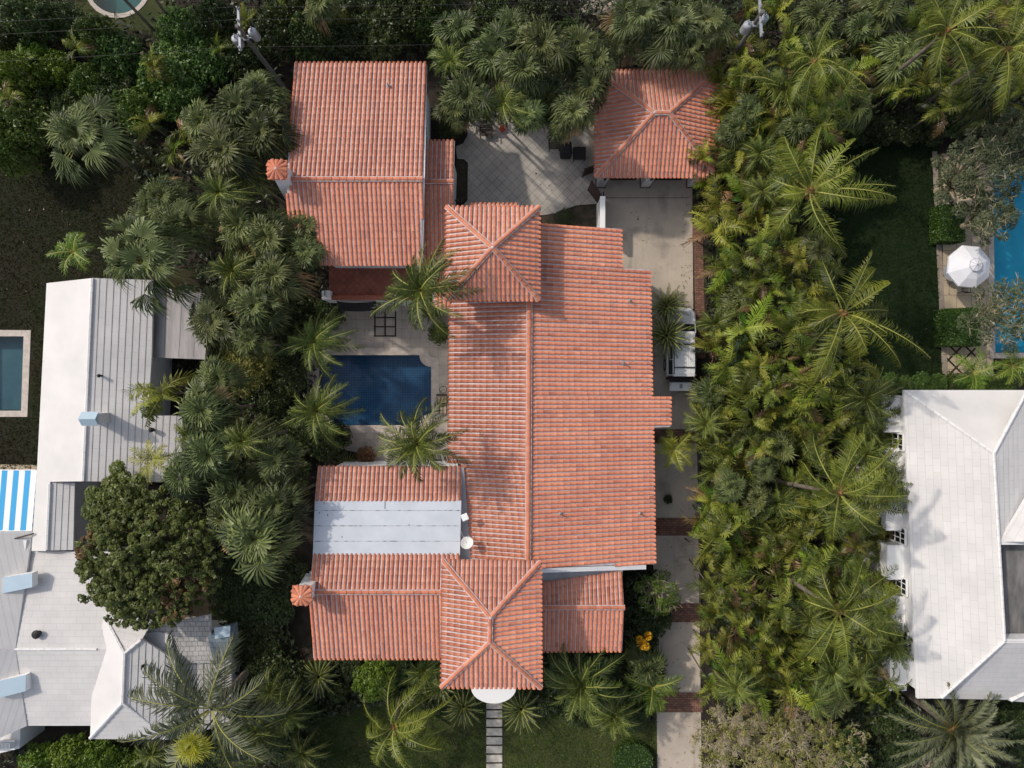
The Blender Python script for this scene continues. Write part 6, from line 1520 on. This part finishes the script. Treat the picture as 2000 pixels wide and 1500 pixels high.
# clipped hedges
def hedge(poly, h, label, name='clipped_hedge'):
    pts = [P(x, y, h) for x, y in poly]; c = sum(pts, Vector())/len(pts); e = empty(name, (c.x, c.y, 0), label, 'hedge')
    rg = np.random.default_rng(len(label)); loc = [(p.x-c.x, p.y-c.y) for p in pts]
    b = MB(); b.prism(inset(loc, .06), .02, h-.06, tone=.0); b.build('hedge_core', M['hedge'], e)
    xs_, ys_ = [p[0] for p in loc], [p[1] for p in loc]; cl = []
    area = (max(xs_)-min(xs_))*(max(ys_)-min(ys_))
    for k in range(int(area*260)):
        cl.append((rg.uniform(min(xs_), max(xs_)), rg.uniform(min(ys_), max(ys_)), h-rg.random()*.05))
    for i in range(len(loc)):
        (x0, y0), (x1, y1) = loc[i], loc[(i+1) % len(loc)]; L_ = math.hypot(x1-x0, y1-y0)
        for k in range(int(L_*h*180)): t = rg.random(); cl.append((x0+(x1-x0)*t, y0+(y1-y0)*t, h*rg.random()))
    def ins(x, y):
        cc = False; k = len(loc)
        for i in range(k):
            (x0, y0), (x1, y1) = loc[i], loc[(i+1) % k]
            if (y0 > y) != (y1 > y) and x < (x1-x0)*(y-y0)/(y1-y0)+x0: cc = not cc
        return cc
    cl = np.array([q for q in cl if q[2] < h-.06 or ins(q[0], q[1])]); n = len(cl)
    nn = rg.normal(size=(n, 3))*.5+np.array([0, 0, .8]); nn /= np.linalg.norm(nn, axis=1)[:, None]; a = np.cross(nn, rg.normal(size=(n, 3))); a /= np.linalg.norm(a, axis=1)[:, None]; ee = np.cross(nn, a)
    s = .055*rg.uniform(.6, 1.3, n)[:, None]
    q = np.stack([cl-a*s, cl-ee*s*.6, cl+a*s, cl+ee*s*.6], 1).reshape(-1, 3)
    me = cloud_mesh('hedge_leaves', (q, np.arange(n*4).reshape(-1, 4), rg.uniform(0, 1, n), np.zeros(n)), [M['hedge']]); o = bpy.data.objects.new('hedge_leaves', me); COL.objects.link(o); o.parent = e
hedge([(1837, 398), (1885, 398), (1888, 470), (1837, 470)], 1.3, 'box-clipped green hedge beside the stone kerb, above the parasol')
hedge([(1845, 603), (1915, 600), (1918, 675), (1847, 675)], 1.3, 'box-clipped green hedge beside the stone kerb, below the parasol')
hedge(arc(1238, 1490, 38, 0, 360, 20)[:-1], .7, 'low rounded clipped hedge on the front lawn beside the driveway')

# yellow flower heads
fe = empty('flowering_plant', P(1260, 1255), 'plant with bright yellow flower heads between the lower gable and the driveway', 'plant')
R = random.Random(4); mb = MB()
for (px, py, r_) in ((1254, 1258, .30), (1266, 1242, .24), (1262, 1262, .22), (1249, 1248, .2)):
    c = P(px, py, 3.6)-fe.location
    for k in range(150):
        d = Vector((R.gauss(0, 1), R.gauss(0, 1), abs(R.gauss(0, .8)))).normalized(); blade(mb, c+d*r_*.3, d, d.orthogonal().normalized(), r_, .06, .03, R.random())
mb.build('flower_head', M['flower'], fe)
mb = MB(); mb.bar((0, 0, 0), (P(1258, 1253, 3.5)-fe.location), .06, .04)
mb.build('stem', M['trunk'], fe)

# undergrowth that fills the shade between the plants
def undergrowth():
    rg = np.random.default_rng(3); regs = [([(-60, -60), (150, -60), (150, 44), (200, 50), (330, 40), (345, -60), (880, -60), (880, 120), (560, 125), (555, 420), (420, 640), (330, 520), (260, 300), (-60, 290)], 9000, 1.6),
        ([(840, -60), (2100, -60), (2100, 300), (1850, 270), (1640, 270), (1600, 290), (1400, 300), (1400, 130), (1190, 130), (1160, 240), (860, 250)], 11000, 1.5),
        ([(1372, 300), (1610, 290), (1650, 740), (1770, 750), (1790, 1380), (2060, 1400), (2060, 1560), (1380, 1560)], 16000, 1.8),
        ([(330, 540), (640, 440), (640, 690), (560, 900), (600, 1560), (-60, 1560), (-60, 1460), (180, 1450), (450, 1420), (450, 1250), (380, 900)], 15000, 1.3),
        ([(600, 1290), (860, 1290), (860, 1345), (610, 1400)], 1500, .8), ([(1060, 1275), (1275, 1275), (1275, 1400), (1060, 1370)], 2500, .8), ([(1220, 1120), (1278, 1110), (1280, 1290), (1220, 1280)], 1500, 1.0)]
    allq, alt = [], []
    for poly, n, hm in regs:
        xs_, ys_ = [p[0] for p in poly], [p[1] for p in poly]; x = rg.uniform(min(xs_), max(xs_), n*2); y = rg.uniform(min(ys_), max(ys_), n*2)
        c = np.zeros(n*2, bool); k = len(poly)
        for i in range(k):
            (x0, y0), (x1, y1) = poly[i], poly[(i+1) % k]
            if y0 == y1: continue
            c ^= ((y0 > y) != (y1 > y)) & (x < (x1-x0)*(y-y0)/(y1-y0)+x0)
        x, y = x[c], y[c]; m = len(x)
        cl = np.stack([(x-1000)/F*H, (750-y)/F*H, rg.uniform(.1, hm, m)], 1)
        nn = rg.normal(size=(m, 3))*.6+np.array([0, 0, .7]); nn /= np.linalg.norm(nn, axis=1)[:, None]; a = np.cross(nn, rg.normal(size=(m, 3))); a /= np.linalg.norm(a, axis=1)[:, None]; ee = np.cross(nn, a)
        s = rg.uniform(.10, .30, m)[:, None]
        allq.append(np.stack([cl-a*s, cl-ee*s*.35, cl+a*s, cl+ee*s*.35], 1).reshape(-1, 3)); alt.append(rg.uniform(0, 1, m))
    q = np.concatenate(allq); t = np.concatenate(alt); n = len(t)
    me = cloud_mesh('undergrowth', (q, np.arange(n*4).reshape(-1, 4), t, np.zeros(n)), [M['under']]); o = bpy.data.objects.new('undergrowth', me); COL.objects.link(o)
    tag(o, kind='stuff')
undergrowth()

def litter():
    rg = np.random.default_rng(8); pts = []
    for x0, y0, x1, y1, n in ((1330, 380, 1352, 600, 90), (1300, 860, 1366, 1350, 160), (1185, 380, 1350, 560, 50), (1286, 1395, 1372, 1500, 40), (900, 280, 1150, 400, 90), (620, 840, 870, 905, 60), (640, 600, 870, 690, 60), (610, 1300, 945, 1500, 60), (985, 1380, 1280, 1500, 30), (0, 310, 250, 600, 40), (1620, 280, 1825, 730, 30), (1850, 470, 1935, 600, 20)):
        pts.append(np.stack([rg.uniform(x0, x1, n), rg.uniform(y0, y1, n)], 1))
    q = np.concatenate(pts); n = len(q); c = np.stack([(q[:, 0]-1000)/F*H, (750-q[:, 1])/F*H, np.full(n, .075)], 1)
    nn = rg.normal(size=(n, 3))*.3+np.array([0, 0, 1]); nn /= np.linalg.norm(nn, axis=1)[:, None]; a = np.cross(nn, rg.normal(size=(n, 3))); a /= np.linalg.norm(a, axis=1)[:, None]; ee = np.cross(nn, a); s_ = rg.uniform(.02, .09, n)[:, None]
    me = cloud_mesh('leaf_litter', (np.stack([c-a*s_, c-ee*s_*.3, c+a*s_, c+ee*s_*.3], 1).reshape(-1, 3), np.arange(n*4).reshape(-1, 4), rg.uniform(0, 1, n), np.zeros(n)), [M['dead']]); o = bpy.data.objects.new('leaf_litter', me); COL.objects.link(o); tag(o, kind='stuff')
litter()

# sub-parts built in world coordinates: cancel the grandparent offset
def world_of(o):
    m = Matrix.Translation(o.location) @ o.rotation_euler.to_matrix().to_4x4()
    if o.parent: m = world_of(o.parent) @ o.matrix_parent_inverse @ m
    return m
finish_labels()
